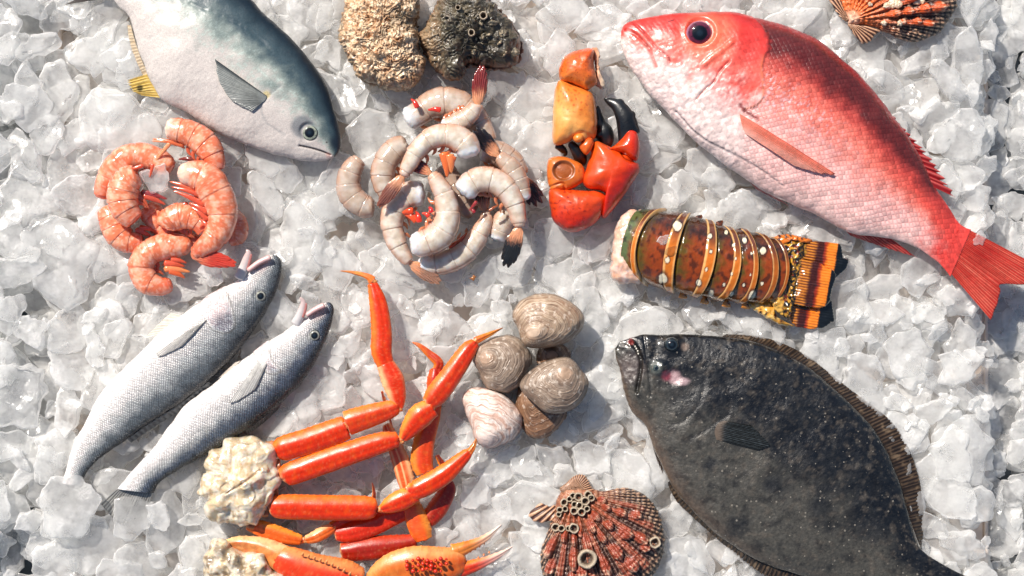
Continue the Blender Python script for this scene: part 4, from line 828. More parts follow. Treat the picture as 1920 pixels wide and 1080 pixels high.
def o2d(Q):
    x, y = Q['x'], Q['y']; n = fbm(x/16, y/16, 103., 4, .6); rg_ = np.hypot(x - 850, y - 140)
    return (.0040 * fbm(x/30, y/30, 103., 3) + .0026 * terrace(rg_ / 13 + 1.8 * fbm(x/24, y/24, 107., 3)) * ss(960, 860, x) - .008 * blob(x, y, 905, 95, 36, .6) + .004 * ss(22, 6, np.abs(x - 845 - (y - 60) * .1)) + .0005 * fbm(x/4, y/4, 95., 3)) * ss(-.2, .3, Q['s'])
oy2, oy2_top = oyster("smaller dark oyster crusted with barnacles, right of the pale one", z5b([(848,400),(905,260),(980,130),(1100,20),(1200,-70),(1400,-110),(1550,20),(1680,160),(1782,290),(1852,430),(1832,600),(1740,660),(1600,690),(1450,672),(1330,640),(1262,745),(1170,780),(1080,740),(960,640),(890,520)]), 885, 70, .030, o2c, o2d)
for x, y, r_ in z5b([(1220,80,46),(1355,330,58),(1475,160,66)]): cup(oy2, x, y, r_ * .62, on_top(oy2_top, x, y, .002), .0048, "barnacle")
for k, (x, y, r_) in enumerate(z5b([(1555,230,62),(1270,210,22),(1440,435,34),(1380,520,34),(1330,590,30),(1690,540,40),(1790,525,52),(1640,430,34),(1600,370,30),(1670,340,50),(1400,390,28),(1520,350,24),(1470,370,30),(1100,170,26),(1060,150,20),(1300,130,18),(1580,60,30),(1450,240,24)])):
    a0 = k * 1.7; e = .55 + .3 * math.sin(k * 2.3)
    O = [(x + r_ * (math.cos(a) * math.cos(a0) - e * math.sin(a) * math.sin(a0)), y + r_ * (math.cos(a) * math.sin(a0) + e * math.sin(a) * math.cos(a0))) for a in np.linspace(0, 6.28, 9)[:-1]]
    pillow("crust_lump", O, M_LIME, oy2, on_top(oy2_top, x, y, -.001), .0042, .006, None, 14, 40, .7, lambda Q, k=k: lerp(S(96,92,80), S(176,158,130), ss(-.3, .4, fbm(Q['x']/5, Q['y']/5, 5. + k))) * (1 if k % 3 else .6), lambda Q: .0009 * fbm(Q['x']/4, Q['y']/4, 3., 3), foot=False)
# ------------------------------------------------------------------ shrimp: pale raw ones and pink ones
M_SHR = pigment("raw_shrimp_shell", 0.16, 160, 0.08, 0.12, 150, 0.0012, sss=.5, sssr=(.010,.007,.005), coat=.9, coatr=.06)
M_SHP = pigment("pink_shrimp_shell", 0.18, 140, 0.14, 0.2, 150, 0.0014, sss=.35, sssr=(.010,.005,.003), coat=.9, coatr=.06)
zs = Z(2.7, 620, 140); zp = Z(3.0, 160, 200)
def shrimp(label, Zf, path, z, pink=False, fan=None, fan_dir=None, fan_len=60, fan_col=None, fan_w=1.0, legs=(), head='meat', rise=0.0, seed=0, inner=1, tone=0.0, group=None, zs_=None, seglines=5.2):
    """path: (x, y, r) from the cut head end to the tail, in zoomed px"""
    q0 = Zf(path); n = len(q0); pts = [(a, b_, r_ * ((1.16 if pink else 1.06) - .16 * (k / (n - 1)) ** 1.5)) for k, (a, b_, r_) in enumerate(q0)]
    cm = np.mean([q[:2] for q in pts], 0); mid = cat(pts, 41)[20]; mt = cat(pts, 41)[21] - cat(pts, 41)[19]; inner = 1 if (cm[0] - mid[0]) * mt[1] - (cm[1] - mid[1]) * mt[0] > 0 else -1
    zl = [z + rise * k / (n - 1) for k in range(n)] if zs_ is None else zs_
    p4 = [(a, b_, r_, zz) for (a, b_, r_), zz in zip(pts, zl)]
    m = pts[n // 2]; s = thing("pink_shrimp" if pink else "raw_shrimp", label, "shrimp", m[0], m[1], 0, group=group or ("headless pink shrimp in a heap" if pink else "pale raw shrimp in a heap"))
    mat = M_SHP if pink else M_SHR
    off = noise(np.array([[seed * 3.3, 1.2, 0.4]]))[0] * .2
    def col(Q):
        x, y, c, u = Q['x'], Q['y'], Q['c'] * inner, Q['u']; f = (u * seglines + off) % 1; nn = fbm(x/18, y/18, 111. + seed, 3); n2 = fbm(x/6, y/6, 112. + seed, 3)
        if pink:
            o = lerp(S(222,122,84), S(234,164,130), ss(-.3, .4, nn + .3 * n2)); o = lerp(o, S(240,194,172), ss(.1, .5, n2 + .3 * nn) * .6); o = lerp(o, S(206,84,48), ss(.6, 1, c) * .35 + ss(-.6, -1, c) * .5)
            o = lerp(o, S(206,82,54), (ss(.06, .0, f) + ss(.96, 1, f)) * .3); o = lerp(o, S(206,74,48), ss(.75, 1, u) * .5)
        else:
            o = lerp(S(198,184,166), S(222,212,198), ss(-.5, .5, nn + .1 * n2)); o = lerp(o, S(196,128,92), ss(.3, 1, c + .2 * nn) * .75 + ss(-.3, -1, c) * .6); o = lerp(o, S(150,92,66), ss(.85, 1, np.abs(c)) * .6); o = lerp(o, S(186,194,192), ss(.0, .6, nn) * .3)  # browner edge shading and a thin dark outline, painted into the colour
            o = lerp(o, S(176,120,92), (ss(.045, .0, f)) * .55); o = lerp(o, S(150,126,110), ss(.2, .6, -n2) * .15); o = lerp(o, S(196,140,110), ss(.8, 1, u) * .4)
            o = lerp(o, S(150,122,104), tone)  # tone paints the brown shade of shadowed bodies into the shell colour
        if head == 'meat': o = lerp(S(214,216,218) if not pink else S(232,196,176), o, ss(.05, .15, u + .03 * n2))
        return o
    def disp(Q):
        f = (Q['u'] * seglines + off) % 1; a = ss(.02, .14, Q['u'])
        return (.0005 * f - .0005 * ss(.10, 0, f)) * a * ss(-.6, .1, Q['s'] + .4) + .0005 * fbm(Q['x']/18, Q['y']/18, 3. + seed, 2) + .0008 * ss(.12, 0, Q['u']) * fbm(Q['x']/6, Q['y']/6, 9., 2)
    tube("body", p4, mat, s, .86, 150, 48, col, disp, ends=(.06, .03))
    # small swimming legs under the belly, one pair per segment
    C_ = cat(p4, 60); Tn = np.gradient(C_[:, :2], axis=0); Tn /= np.linalg.norm(Tn, axis=1)[:, None]
    if z > .017:
        for kk in range(5):
            i_ = int(6 + kk * 8.6); cx_, cy_, rr_, zz_ = C_[i_]; sx_, sy_ = Tn[i_, 1] * inner, -Tn[i_, 0] * inner; bx_, by_ = Tn[i_]
            a0 = (cx_ + sx_ * rr_ * .72, cy_ + sy_ * rr_ * .72); ln = rr_ * (.85 + .15 * math.sin(kk * 2.1 + seed))
            a1 = (a0[0] + sx_ * ln * .6 + bx_ * ln * .25, a0[1] + sy_ * ln * .6 + by_ * ln * .25); a2 = (a0[0] + sx_ * ln * .85 + bx_ * ln * .8, a0[1] + sy_ * ln * .85 + by_ * ln * .8)
            tube("swimming_leg", [(*a0, 4.2, zz_ - .002), (*a1, 3.4, zz_ - .003), (*a2, .9, zz_ - .005)], mat, s, .5, 12, 10, S(206,96,66) if pink else S(206,120,84), foot=False)
    # tail fan
    if fan_dir is not None:
        ex, ey = pts[-1][0], pts[-1][1]; ez = zl[-1]; d = math.radians(fan_dir); fl = fan_len / 2.7 * 1.3; fc = fan_col if fan_col is not None else (S(70,24,20) if not pink else S(196,66,44))
        for k, sp in enumerate((-.30, -.12, .08, .27)):
            dd = d + sp * fan_w; ln = fl * (1 - .12 * abs(k - 1.5)); wv = fl * .135
            dx, dy = math.cos(dd), -math.sin(dd); O = []
            for tt, ww in ((0, .45), (.25, .9), (.5, 1.0), (.78, .62), (1, .06)): O.append((ex + dx * ln * tt - dy * wv * ww, ey + dy * ln * tt + dx * wv * ww))
            for tt, ww in ((.78, -.55), (.5, -.9), (.25, -.85), (0, -.45)): O.append((ex + dx * ln * tt - dy * wv * ww, ey + dy * ln * tt + dx * wv * ww))
            base_c = S(226,150,110) if not pink else S(226,120,86)
            pillow("tail_blade", O, mat, s, ez + .001 * (k % 2) - .0005, .0016, .0014, (ex + dx * ln * .5, ey + dy * ln * .5), 12, 50, .7,
                   lambda Q, dx=dx, dy=dy, ln=ln: lerp(base_c, fc, ss(.15, .5, ((Q['x'] - ex) * dx + (Q['y'] - ey) * dy) / ln + .08 * fbm(Q['x']/4, Q['y']/4, 6.))),
                   lambda Q, dx=dx, dy=dy: .0005 * np.cos(((Q['x'] - ex) * -dy + (Q['y'] - ey) * dx) * 1.6) * Q['t'])
    for L in legs:
        q = Zf([L[0], ((L[0][0] + L[1][0]) / 2 + 4, (L[0][1] + L[1][1]) / 2 - 4), L[1]]); w_ = L[2] / 2.7 if len(L) > 2 else 3.4
        lc = L[3] if len(L) > 3 else (S(214,84,40) if not pink else S(206,84,56)); zz = L[4] if len(L) > 4 else z + .004
        tube("swimming_leg", [(q[0][0], q[0][1], w_, zz), (q[1][0], q[1][1], w_ * .8, zz), (q[2][0], q[2][1], w_ * .25, zz - .002)], mat, s, .6, 16, 10, lc, foot=False)
    return s
DK = S(40,20,20); RD = S(120,40,36)
near("the pale raw shrimp", (660, 250), (630, 380), (720, 480), (860, 530), (980, 500), (1010, 420), (960, 230), (730, 200))
# bottom layer
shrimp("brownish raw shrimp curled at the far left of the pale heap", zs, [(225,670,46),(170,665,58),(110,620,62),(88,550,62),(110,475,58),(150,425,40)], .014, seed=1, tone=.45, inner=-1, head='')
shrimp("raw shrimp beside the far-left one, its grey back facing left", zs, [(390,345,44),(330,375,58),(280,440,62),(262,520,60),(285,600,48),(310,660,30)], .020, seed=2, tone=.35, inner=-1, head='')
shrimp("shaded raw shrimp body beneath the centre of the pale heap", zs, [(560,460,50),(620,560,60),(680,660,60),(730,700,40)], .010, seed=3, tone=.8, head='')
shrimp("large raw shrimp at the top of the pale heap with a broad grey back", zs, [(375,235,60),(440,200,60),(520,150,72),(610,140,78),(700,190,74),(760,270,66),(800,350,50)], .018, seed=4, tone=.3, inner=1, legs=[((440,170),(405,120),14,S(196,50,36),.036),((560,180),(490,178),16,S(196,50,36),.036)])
shrimp("shade-browned raw shrimp at the right edge of the heap, dark fan pointing down right", zs, [(760,380,50),(850,400,62),(920,450,64),(965,520,50)], .020, seed=5, tone=.6, fan_dir=-55, fan_len=140, fan_col=DK)
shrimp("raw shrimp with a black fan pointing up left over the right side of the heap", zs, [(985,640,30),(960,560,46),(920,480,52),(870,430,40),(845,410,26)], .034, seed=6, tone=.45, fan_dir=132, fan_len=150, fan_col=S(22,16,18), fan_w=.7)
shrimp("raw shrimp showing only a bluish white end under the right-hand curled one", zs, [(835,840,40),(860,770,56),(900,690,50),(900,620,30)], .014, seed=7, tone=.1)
# middle layer
shrimp("raw shrimp at the top of the heap with its dark red fan standing straight up", zs, [(560,265,30),(625,248,46),(690,215,48),(735,165,38),(742,150,26)], .034, seed=8, tone=.1, fan_dir=84, fan_len=165, fan_col=RD, fan_w=.45)
shrimp("raw shrimp curving along the bottom of the heap, its dark fan pointing up", zs, [(440,955,34),(520,960,52),(620,935,60),(700,880,58),(755,800,50),(785,735,36),(780,690,24)], .020, seed=9, inner=-1, fan_dir=100, fan_len=140, fan_col=DK, fan_w=.7, legs=[((640,860),(690,800),12),((600,880),(660,830),12),((730,700),(700,680),10,S(150,40,50),.03)])
shrimp("raw shrimp curled at the left, its fan at the very bottom of the heap", zs, [(480,600,60),(400,610,66),(335,660,64),(310,750,58),(335,850,52),(375,920,40),(405,955,26)], .024, seed=10, inner=1, fan_dir=-32, fan_len=150, fan_col=S(150,110,90), fan_w=.5, legs=[((420,690),(360,700),20,S(214,70,30),.038),((440,740),(365,700),22,S(222,80,36),.036),((450,750),(430,690),16,S(206,50,30),.038)])
# top layer
shrimp("raw shrimp curling round the middle of the heap, short dark red fan inside", zs, [(400,855,52),(480,850,66),(560,800,72),(590,710,66),(578,620,56),(540,545,46),(505,500,30)], .040, seed=11, inner=-1, fan_dir=150, fan_len=105, fan_col=S(110,34,34), legs=[((500,720),(460,700),14,S(206,60,40),.05),((510,700),(495,668),14,S(196,40,40),.05)])
shrimp("topmost raw shrimp arched like a bridge over the heap, orange legs hanging inside", zs, [(705,425,50),(680,350,66),(600,308,60),(510,322,56),(440,385,50),(395,460,42),(365,515,26)], .044, seed=12, inner=1, fan_dir=-128, fan_len=165, fan_col=S(120,70,56), fan_w=.35, legs=[((570,390),(590,520),26,S(226,110,56),.045),((600,400),(610,500),24,S(232,130,76),.046),((620,410),(600,470),20,S(226,110,60),.046)])
shrimp("raw shrimp arched over the right of the heap, black fan hanging at the bottom right", zs, [(665,610,54),(720,545,62),(800,530,64),(880,570,62),(930,650,54),(950,730,42),(955,775,26)], .038, seed=13, inner=1, fan_dir=-108, fan_len=175, fan_col=S(26,26,24), fan_w=.6, legs=[((740,640),(700,690),10,S(150,50,50),.04),((800,690),(850,660),8,S(150,80,50),.04)])
# --- pink heap
near("the pink shrimp", (170, 330), (200, 500), (300, 570), (440, 480), (470, 380), (430, 280), (290, 240))
shrimp("pink shrimp at the upper left of its heap, bending into shade on the right", zp, [(480,370,50),(420,310,60),(330,275,62),(230,290,66),(160,350,66),(115,430,58),(90,520,40)], .018, True, seed=21, inner=-1, head='', tone=0)
shrimp("pink shrimp at the lower left of its heap with a glowing orange underside", zp, [(110,560,44),(150,640,66),(190,720,70),(250,760,60),(330,750,40)], .014, True, seed=22, inner=1, head='', legs=[((280,690),(380,740),14),((300,680),(400,700),14)])
shrimp("pink shrimp curled at the very bottom of its heap, thin legs to the right", zp, [(600,790,40),(520,780,58),(430,790,66),(350,830,66),(312,905,66),(350,985,66),(430,1010,50),(490,990,34)], .018, True, seed=23, inner=1, head='', legs=[((440,880),(560,900),18),((440,910),(590,930),18,S(226,130,80)),((470,920),(560,965),18,S(214,96,50)),((480,860),(570,880),14)])
shrimp("shaded pink shrimp peeking out at the right edge of its heap", zp, [(800,600,50),(850,660,56),(850,720,54),(800,745,44)], .014, True, seed=24, inner=-1, head='')
shrimp("dark red shrimp body in the shaded middle of the pink heap", zp, [(330,560,50),(390,620,60),(430,680,50),(560,740,40),(640,760,36)], .010, True, seed=25, inner=1, head='')
shrimp("small pink shrimp lying across the middle of its heap", zp, [(455,690,52),(480,640,66),(550,615,68),(630,640,60),(680,700,46)], .026, True, seed=26, inner=-1, head='', legs=[((580,540),(450,610),12),((600,545),(690,620),14),((620,640),(690,680),14)])
shrimp("broad pink shrimp on the left of its heap facing the centre, legs towards the middle", zp, [(300,385,56),(235,420,74),(210,500,82),(230,585,76),(285,645,50)], .034, True, seed=27, inner=-1, head='', legs=[((310,480),(460,520),16,S(150,60,60),.03),((320,500),(450,550),16,S(196,80,56),.03),((380,320),(360,400),10),((330,330),(210,375),12)])
shrimp("pink shrimp arched across the top of its heap, long thin legs pointing left", zp, [(450,115,46),(520,130,58),(610,160,66),(685,220,70),(730,300,56),(740,360,36)], .030, True, seed=28, inner=-1, legs=[((560,220),(375,180),14,S(214,104,60),.03),((540,210),(370,192),10,S(226,130,86),.03),((480,200),(390,310),12,S(222,140,96),.03),((620,300),(520,295),14,S(110,40,30),.024)])
shrimp("largest pink shrimp, at the right of its heap, its tail sweeping down to a fan", zp, [(520,385,46),(600,380,66),(680,410,84),(735,490,84),(768,575,80),(765,660,74),(720,745,66),(650,800,48),(600,830,30)], .040, True, seed=29, inner=1, fan_dir=-12, fan_len=190, fan_w=.35, fan_col=S(196,62,44), legs=[((640,480),(470,420),16,S(206,100,70),.04),((650,500),(480,450),14),((680,560),(490,470),16),((690,600),(580,540),18),((690,640),(590,560),14),((700,690),(640,630),14)])

# ------------------------------------------------------------------ snow crab clusters
zk = Z(1.8, 360, 480)
M_LEG = pigment("cooked_crab_shell", 0.34, 260, 0.12, 0.30, 750, 0.0005, coat=.3, coatr=.1, rvar=.06)
near("the snow crab legs", (560, 900), (700, 640), (820, 620), (900, 800), (880, 950), (640, 780), (900, 1020)); near("the crab shoulder", (380, 850), (370, 1000), (400, 940))
ORG = S(212,48,4); ORL = S(234,130,34); ORD = S(190,28,4); YEL = S(232,150,50); CRM = S(236,196,140)
def limb(parent, name, pts, zl, c0=ORG, c1=None, rim=.6, flat=.62, seed=0, under=ORL, tip=None, stripe=0, foot=True, bumps=True):
    p4 = [(a, b_, r_, z) for (a, b_, r_), z in zip(zk(pts), zl)]; c1 = c0 if c1 is None else c1
    def col(Q):
        x, y, c, u = Q['x'], Q['y'], Q['c'], Q['u']; n = fbm(x/14, y/14, 121. + seed, 4); n2 = fbm(x/4, y/4, 122. + seed, 3)
        o = lerp(c0, c1, ss(.1, .9, u + .2 * n)); o = lerp(o, under, ss(.45, .98, np.abs(c + .25)) * rim * 1.2 + .12 * ss(.1, .6, n)); o = lerp(o, ORD, ss(.1, .6, -n) * .25)
        o = lerp(o, CRM, ss(.035, .0, u + .012 * n2) * .8 + ss(.3, .6, n2) * .10); o = lerp(o, S(150,24,4), ss(.45, .75, fbm(x/2.4, y/2.4, 129., 2)) * .4)
        if tip is not None: o = lerp(o, tip, ss(.3, 1, u))
        if stripe: o = lerp(o, CRM, ss(.3, .8, np.cos(c * 9)) * .75)
        return o
    def disp(Q):
        o = .0003 * fbm(Q['x']/30, Q['y']/30, 3. + seed, 2) + .0010 * (1 - np.abs(Q['c'] - .25)) ** 2 * ss(0, .3, Q['s']) - .0008 * ss(.12, .0, np.abs(Q['c'] + .35)) * ss(.0, .2, Q['s'])
        if bumps: o = o + .0004 * ss(.6, .85, fbm(Q['x']/2.6, Q['y']/2.6, 5., 1)) * ss(.4, .8, np.abs(Q['c'])) + .0004 * ss(.3, .9, np.sin(Q['L'] / 1.9)) * ss(.8, .97, Q['c'])
        return o
    return tube(name, p4, M_LEG, parent, flat * .9, 110, 40, col, disp, ends=(.025, .025), foot=foot)
k1 = thing("snow_crab_cluster", "cluster of orange crab legs fanning right from a white meaty shoulder", "crab legs", 560, 850, group="snow crab clusters")
M_MEAT = pigment("crab_shoulder_meat", 0.24, 160, 0.12, 0.3, 160, 0.0012, sss=.25, coat=.7, coatr=.1)
def meat_c(Q):
    x, y = Q['x'], Q['y']; n = fbm(x/16, y/16, 131., 4, .6); n2 = fbm(x/6, y/6, 132., 3)
    o = lerp(S(206,184,150), S(228,216,196), ss(-.3, .3, n)); o = lerp(o, S(176,140,88), ss(.15, .6, n2) * .5); o = lerp(o, S(206,200,176), ss(.2, .5, -n2) * .5)
    d, s_, f = pld(x, y, zk([(130,790),(180,760),(240,715)]), 12); return lerp(o, S(120,84,50), ss(2, .3, d) * .8)
pillow("shoulder", zk([(165,605),(205,608),(236,628),(262,640),(285,690),(300,740),(290,800),(262,850),(235,880),(200,905),(150,912),(110,900),(62,882),(58,850),(72,828),(50,812),(22,802),(40,760),(62,722),(50,690),(58,655),(95,640),(120,615)]), M_MEAT, k1, .020, .026, .018, zk([(160,760)])[0], 70, 200, .6, meat_c,
       lambda Q: (.0075 * fbm(Q['x']/46, Q['y']/46, 133., 2) + .0016 * fbm(Q['x']/18, Q['y']/26, 134., 2) + .0016 * terrace(fbm(Q['x']/50, Q['y']/50, 136., 2) * 2.2)) * ss(-.3, .2, Q['s']) - .002 * ss(4, 0, pld(Q['x'], Q['y'], zk([(130,790),(180,760),(240,715)]), 12)[0]))
BRW = S(122,62,30)
for k, (p_, q_) in enumerate(((((230,660,32),(285,650,30)), 0), (((240,710,34),(300,715,32)), 0), (((235,780,34),(290,780,34)), 0), (((225,840,34),(262,850,28)), 0), (((190,890,22),(215,905,18)), 0))):
    limb(k1, "hip_joint", [p_[0], ((p_[0][0] + p_[1][0]) / 2, (p_[0][1] + p_[1][1]) / 2 + 3, p_[0][2]), p_[1]], (.020, .022, .024), BRW, S(150,80,34), seed=k, under=S(176,130,90))
def leg(parent, segs, seed=0, **kw):
    """segs: list of (points, z list, colour options); the first is the leg itself, the rest its segments"""
    root = None; names = ["leg", "middle_segment", "outer_segment", "claw_tip"]
    for k, (pts, zl, o) in enumerate(segs):
        ob = limb(parent if root is None else root, names[min(k, 3)], pts, zl, seed=seed + k, **{**kw, **o})
        if root is None: root = ob
        if k:       # the soft joint between two segments
            (ax, ay, ar), (bx, by, br) = zk(segs[k - 1][0])[-1], zk(pts)[0]; za, zb_ = segs[k - 1][1][-1], zl[0]
            jr = max(2.0, min(ar, br) * .95); d_ = math.hypot(bx - ax, by - ay) + 1e-6; ux, uy = (bx - ax) / d_, (by - ay) / d_; e_ = min(5, jr)
            tube("joint", [(ax - ux * e_, ay - uy * e_, jr, za - .0008), ((ax + bx) / 2, (ay + by) / 2, jr * .9, (za + zb_) / 2), (bx + ux * e_, by + uy * e_, jr, zb_ - .0008)], M_LEG, root, .62, 16, 20, lambda Q: lerp(S(176,60,16), S(226,160,96), ss(-.2, .5, fbm(Q['x']/5, Q['y']/5, 7.))), foot=False)
    return root
TIP = dict(c0=S(222,104,30), c1=YEL, tip=S(176,96,30), bumps=False, rim=.3)
# lower legs first
leg(k1, [([(185,905,18),(230,918,27),(310,945,27),(372,960,17)], (.017,.017,.017,.016), dict(c0=S(222,96,26), under=YEL)),
         ([(384,958,13),(415,948,21),(450,930,22),(478,916,14)], (.016,.016,.015,.014), dict(c0=S(222,100,30), under=CRM)),
         ([(470,914,14),(510,890,20),(560,870,20),(600,850,12)], (.013,.012,.012,.012), {}),
         ([(600,850,9),(612,822,8),(614,795,5),(608,765,1)], (.010,.010,.010,.010), dict(c0=S(120,40,16), bumps=False))], 40)
leg(k1, [([(655,565,12),(664,590,19),(700,680,29),(720,750,30),(728,790,24)], (.010,.010,.010,.010,.010), dict(c0=S(206,84,30), under=CRM, stripe=1)),
         ([(722,810,20),(742,850,34),(770,920,38),(785,960,26)], (.010,.011,.012,.012), dict(c0=S(222,84,24), under=YEL)),
         ([(640,455,3),(652,500,7),(658,550,12)], (.010,.010,.010), dict(c0=S(110,30,12)))], 50)
leg(k1, [([(480,938,22),(530,932,36),(600,910,38),(660,885,36),(720,862,26)], (.010,.011,.011,.011,.010), dict(c0=S(206,44,16), under=ORG)),
         ([(740,860,20),(790,890,28),(830,850,34),(862,790,28),(862,755,16)], (.008,.008,.009,.010,.010), dict(c0=S(150,30,12), under=S(206,80,30))),
         ([(862,760,14),(850,715,12),(826,672,7)], (.010,.010,.010), dict(c0=S(96,24,12)))], 60)
leg(k1, [([(790,735,30),(776,690,38),(785,620,36),(805,540,33),(818,470,29)], (.014,.014,.014,.014,.014), dict(c0=S(206,62,20), under=YEL)),
         ([(818,480,26),(822,420,28),(824,380,20)], (.014,.014,.013), dict(c0=S(170,24,14), under=S(214,90,30))),
         ([(826,384,15),(832,360,17),(800,330,13),(770,304,8),(744,291,2)], (.013,.013,.012,.012,.011), dict(c0=S(170,40,16), c1=S(206,100,40), bumps=False))], 70)
# upper three legs
leg(k1, [([(278,664,24),(310,650,42),(400,622,44),(480,594,44),(525,576,40)], (.028,.030,.030,.030,.030), dict(rim=.5)),
         ([(520,566,42),(560,552,42),(630,530,36),(680,514,28),(697,508,18)], (.031,.031,.031,.031,.031), dict(c0=S(206,56,14))),
         ([(698,518,14),(694,480,28),(678,420,39),(652,362,30)], (.030,.030,.030,.030), dict(under=CRM)),
         ([(656,372,28),(640,320,35),(640,250,35),(628,160,30),(608,90,17)], (.030,.030,.029,.028,.027), dict(rim=.5)),
         ([(612,84,15),(590,68,10),(545,56,6),(500,50,1.5)], (.027,.027,.026,.025), TIP)], 10)
leg(k1, [([(300,752,20),(325,738,38),(420,704,42),(540,662,40),(640,630,36),(700,617,24)], (.028,.028,.029,.030,.030,.030), dict(rim=.45)),
         ([(710,622,12),(730,590,30),(770,540,42),(815,510,32)], (.031,.031,.032,.032), dict(under=YEL)),
         ([(795,500,24),(825,468,38),(880,395,36),(930,320,29),(958,290,16)], (.033,.033,.033,.032,.031), dict(c0=S(206,50,12), rim=.5)),
         ([(960,285,13),(1000,266,9),(1050,242,1.5)], (.031,.030,.029), TIP)], 20)
leg(k1, [([(256,848,20),(290,846,40),(380,848,43),(500,850,43),(590,850,40),(626,852,28)], (.026,.026,.026,.026,.026,.026), dict(rim=.45)),
         ([(636,856,12),(665,842,28),(710,822,36),(760,800,28)], (.027,.028,.028,.028), dict(under=YEL)),
         ([(725,790,20),(760,788,34),(840,745,35),(900,695,26),(936,660,16)], (.029,.030,.030,.029,.028), dict(rim=.6)),
         ([(932,668,14),(950,642,9),(963,608,1.5)], (.028,.028,.027), TIP)], 30)
k2 = thing("snow_crab_cluster", "crab cluster with a spiny orange arm and white-tipped pincer cut by the bottom edge", "crab legs", 620, 1060, group="snow crab clusters")
leg(k2, [([(500,1000,30),(580,990,40),(680,978,38),(760,965,26)], (.008,.008,.008,.008), dict(c0=S(150,30,14), under=S(190,60,26)))], 80)  # leg in shadow: its shade is painted as a darker red
limb(k2, "arm_segment", [(110,975,16),(160,972,26),(230,984,36),(290,1012,46),(330,1040,46)], (.016,.018,.020,.022,.022), S(176,110,60), S(214,130,60), seed=81, under=CRM)
pillow("shoulder", zk([(62,955),(110,958),(160,990),(230,1000),(262,1040),(300,1070),(320,1130),(240,1180),(120,1180),(50,1140),(36,1080),(44,1020)]), M_MEAT, k2, .016, .022, .014, None, 50, 150, .6,
       lambda Q: lerp(meat_c(Q), S(104,84,60), ss(-.1, .4, fbm(Q['x']/14, Q['y']/14, 141.)) * .75), lambda Q: (.006 * fbm(Q['x']/34, Q['y']/34, 133., 2) + .002 * fbm(Q['x']/14, Q['y']/14, 134., 2)) * ss(-.3, .2, Q['s']))
limb(k2, "arm", [(262,1010,26),(320,1030,52),(420,1070,66),(520,1092,66),(580,1100,44)], (.022,.024,.024,.022,.020), S(214,58,18), S(206,44,14), seed=83, under=S(226,150,80))
for k in range(11):
    x, y = zk([(370 + k * 20, 1006 + k * 9.0 - 10 * math.sin(k * .3))])[0]
    tube("spine", [(x, y + 5, 3.4, .034), (x + 2, y, 2.6, .037), (x + 4, y - 4, .8, .039)], M_LEG, k2, 1, 8, 8, S(226,150,90), foot=False)
limb(k2, "palm", [(600,1120,34),(660,1066,52),(740,1042,62),(830,1042,62),(890,1034,50),(925,1028,32)], (.018,.022,.024,.024,.023,.020), S(206,112,40), S(206,92,30), seed=84, under=S(226,160,90), flat=.5)
for k in range(26):
    x, y = zk([(725 + (k % 9) * 17 + 5 * math.sin(k * 7), 1026 + (k // 9) * 17 + 5 * math.cos(k * 5))])[0]
    g_ = 3.6 + math.sin(k * 3.7)
    pillow("granule", [(x + g_ * math.cos(a_), y + g_ * math.sin(a_)) for a_ in (0, 1, 2, 3, 4, 5)], M_LEG, k2, .0375, .0022, .002, None, 6, 14, 1, S(206,44,12), foot=False)
limb(k2, "fixed_finger", [(880,1000,30),(920,985,22),(960,968,16),(1000,945,11),(1045,908,2)], (.022,.022,.021,.020,.019), S(206,120,50), seed=85, tip=S(236,214,196), bumps=True)
limb(k2, "moving_finger", [(880,1062,34),(930,1052,24),(980,1035,18),(1030,1012,11),(1082,982,2)], (.020,.020,.019,.018,.017), S(206,50,22), seed=86, tip=S(236,206,190))
for k, (x, y) in enumerate(zk([(925,1000),(940,993),(955,985),(970,976),(985,966),(930,1034),(948,1030),(966,1022),(984,1012),(1002,1004)])):
    up = 1 if k < 5 else -1
    tube("tooth", [(x, y, 2.6, .020), (x + .5, y + up * 2.5, 1.8, .020), (x + 1, y + up * 5, .5, .020)], M_LEG, k2, 1, 8, 8, S(206,120,60), foot=False)
frag = thing("shell_fragment", "tiny brown scrap of shell on the ice above the clams", "shell scrap", 887, 521)
pillow("scrap", [(880,522),(885,519),(888,514),(891,518),(894,517),(891,522),(888,527),(884,524)], M_LOB, frag, .012, .0012, .0012, None, 6, 30, .8, S(150,96,50))
# ------------------------------------------------------------------ tray, table, ice
def simple_mat(name, col, rough, nscale=20, var=0.15, bump=0.2):
    m, nt, N, L, b = new_mat(name)
    tc = N.new("ShaderNodeTexCoord"); no = N.new("ShaderNodeTexNoise"); no.inputs["Scale"].default_value = nscale; no.inputs["Detail"].default_value = 8
    L.new(tc.outputs["Object"], no.inputs["Vector"])
    cr = N.new("ShaderNodeMix"); cr.data_type = 'RGBA'; L.new(no.outputs[0], cr.inputs[0])
    cr.inputs[6].default_value = (*(np.array(col) * (1 - var)), 1); cr.inputs[7].default_value = (*(np.array(col) * (1 + var)), 1)
    L.new(cr.outputs[2], b.inputs["Base Color"]); b.inputs["Roughness"].default_value = rough
    bp = N.new("ShaderNodeBump"); bp.inputs["Strength"].default_value = bump; bp.inputs["Distance"].default_value = 0.001
    L.new(no.outputs[0], bp.inputs["Height"]); L.new(bp.outputs[0], b.inputs["Normal"])
    return m
def boxes(name, bl, mat, parent=None):
    V = []; F = []
    for (x0, x1, y0, y1, z0, z1) in bl:
        k = len(V); V += [(x, y, z) for z in (z0, z1) for (x, y) in ((x0, y0), (x1, y0), (x1, y1), (x0, y1))]
        F += [(k, k+3, k+2, k+1), (k+4, k+5, k+6, k+7), (k, k+1, k+5, k+4), (k+1, k+2, k+6, k+5), (k+2, k+3, k+7, k+6), (k+3, k, k+4, k+7)]
    o = make_mesh(name, V, F, mat, parent, smooth=False, foot=False)
    md = o.modifiers.new("bevel", 'BEVEL'); md.width = 0.0015; md.segments = 2
    return o
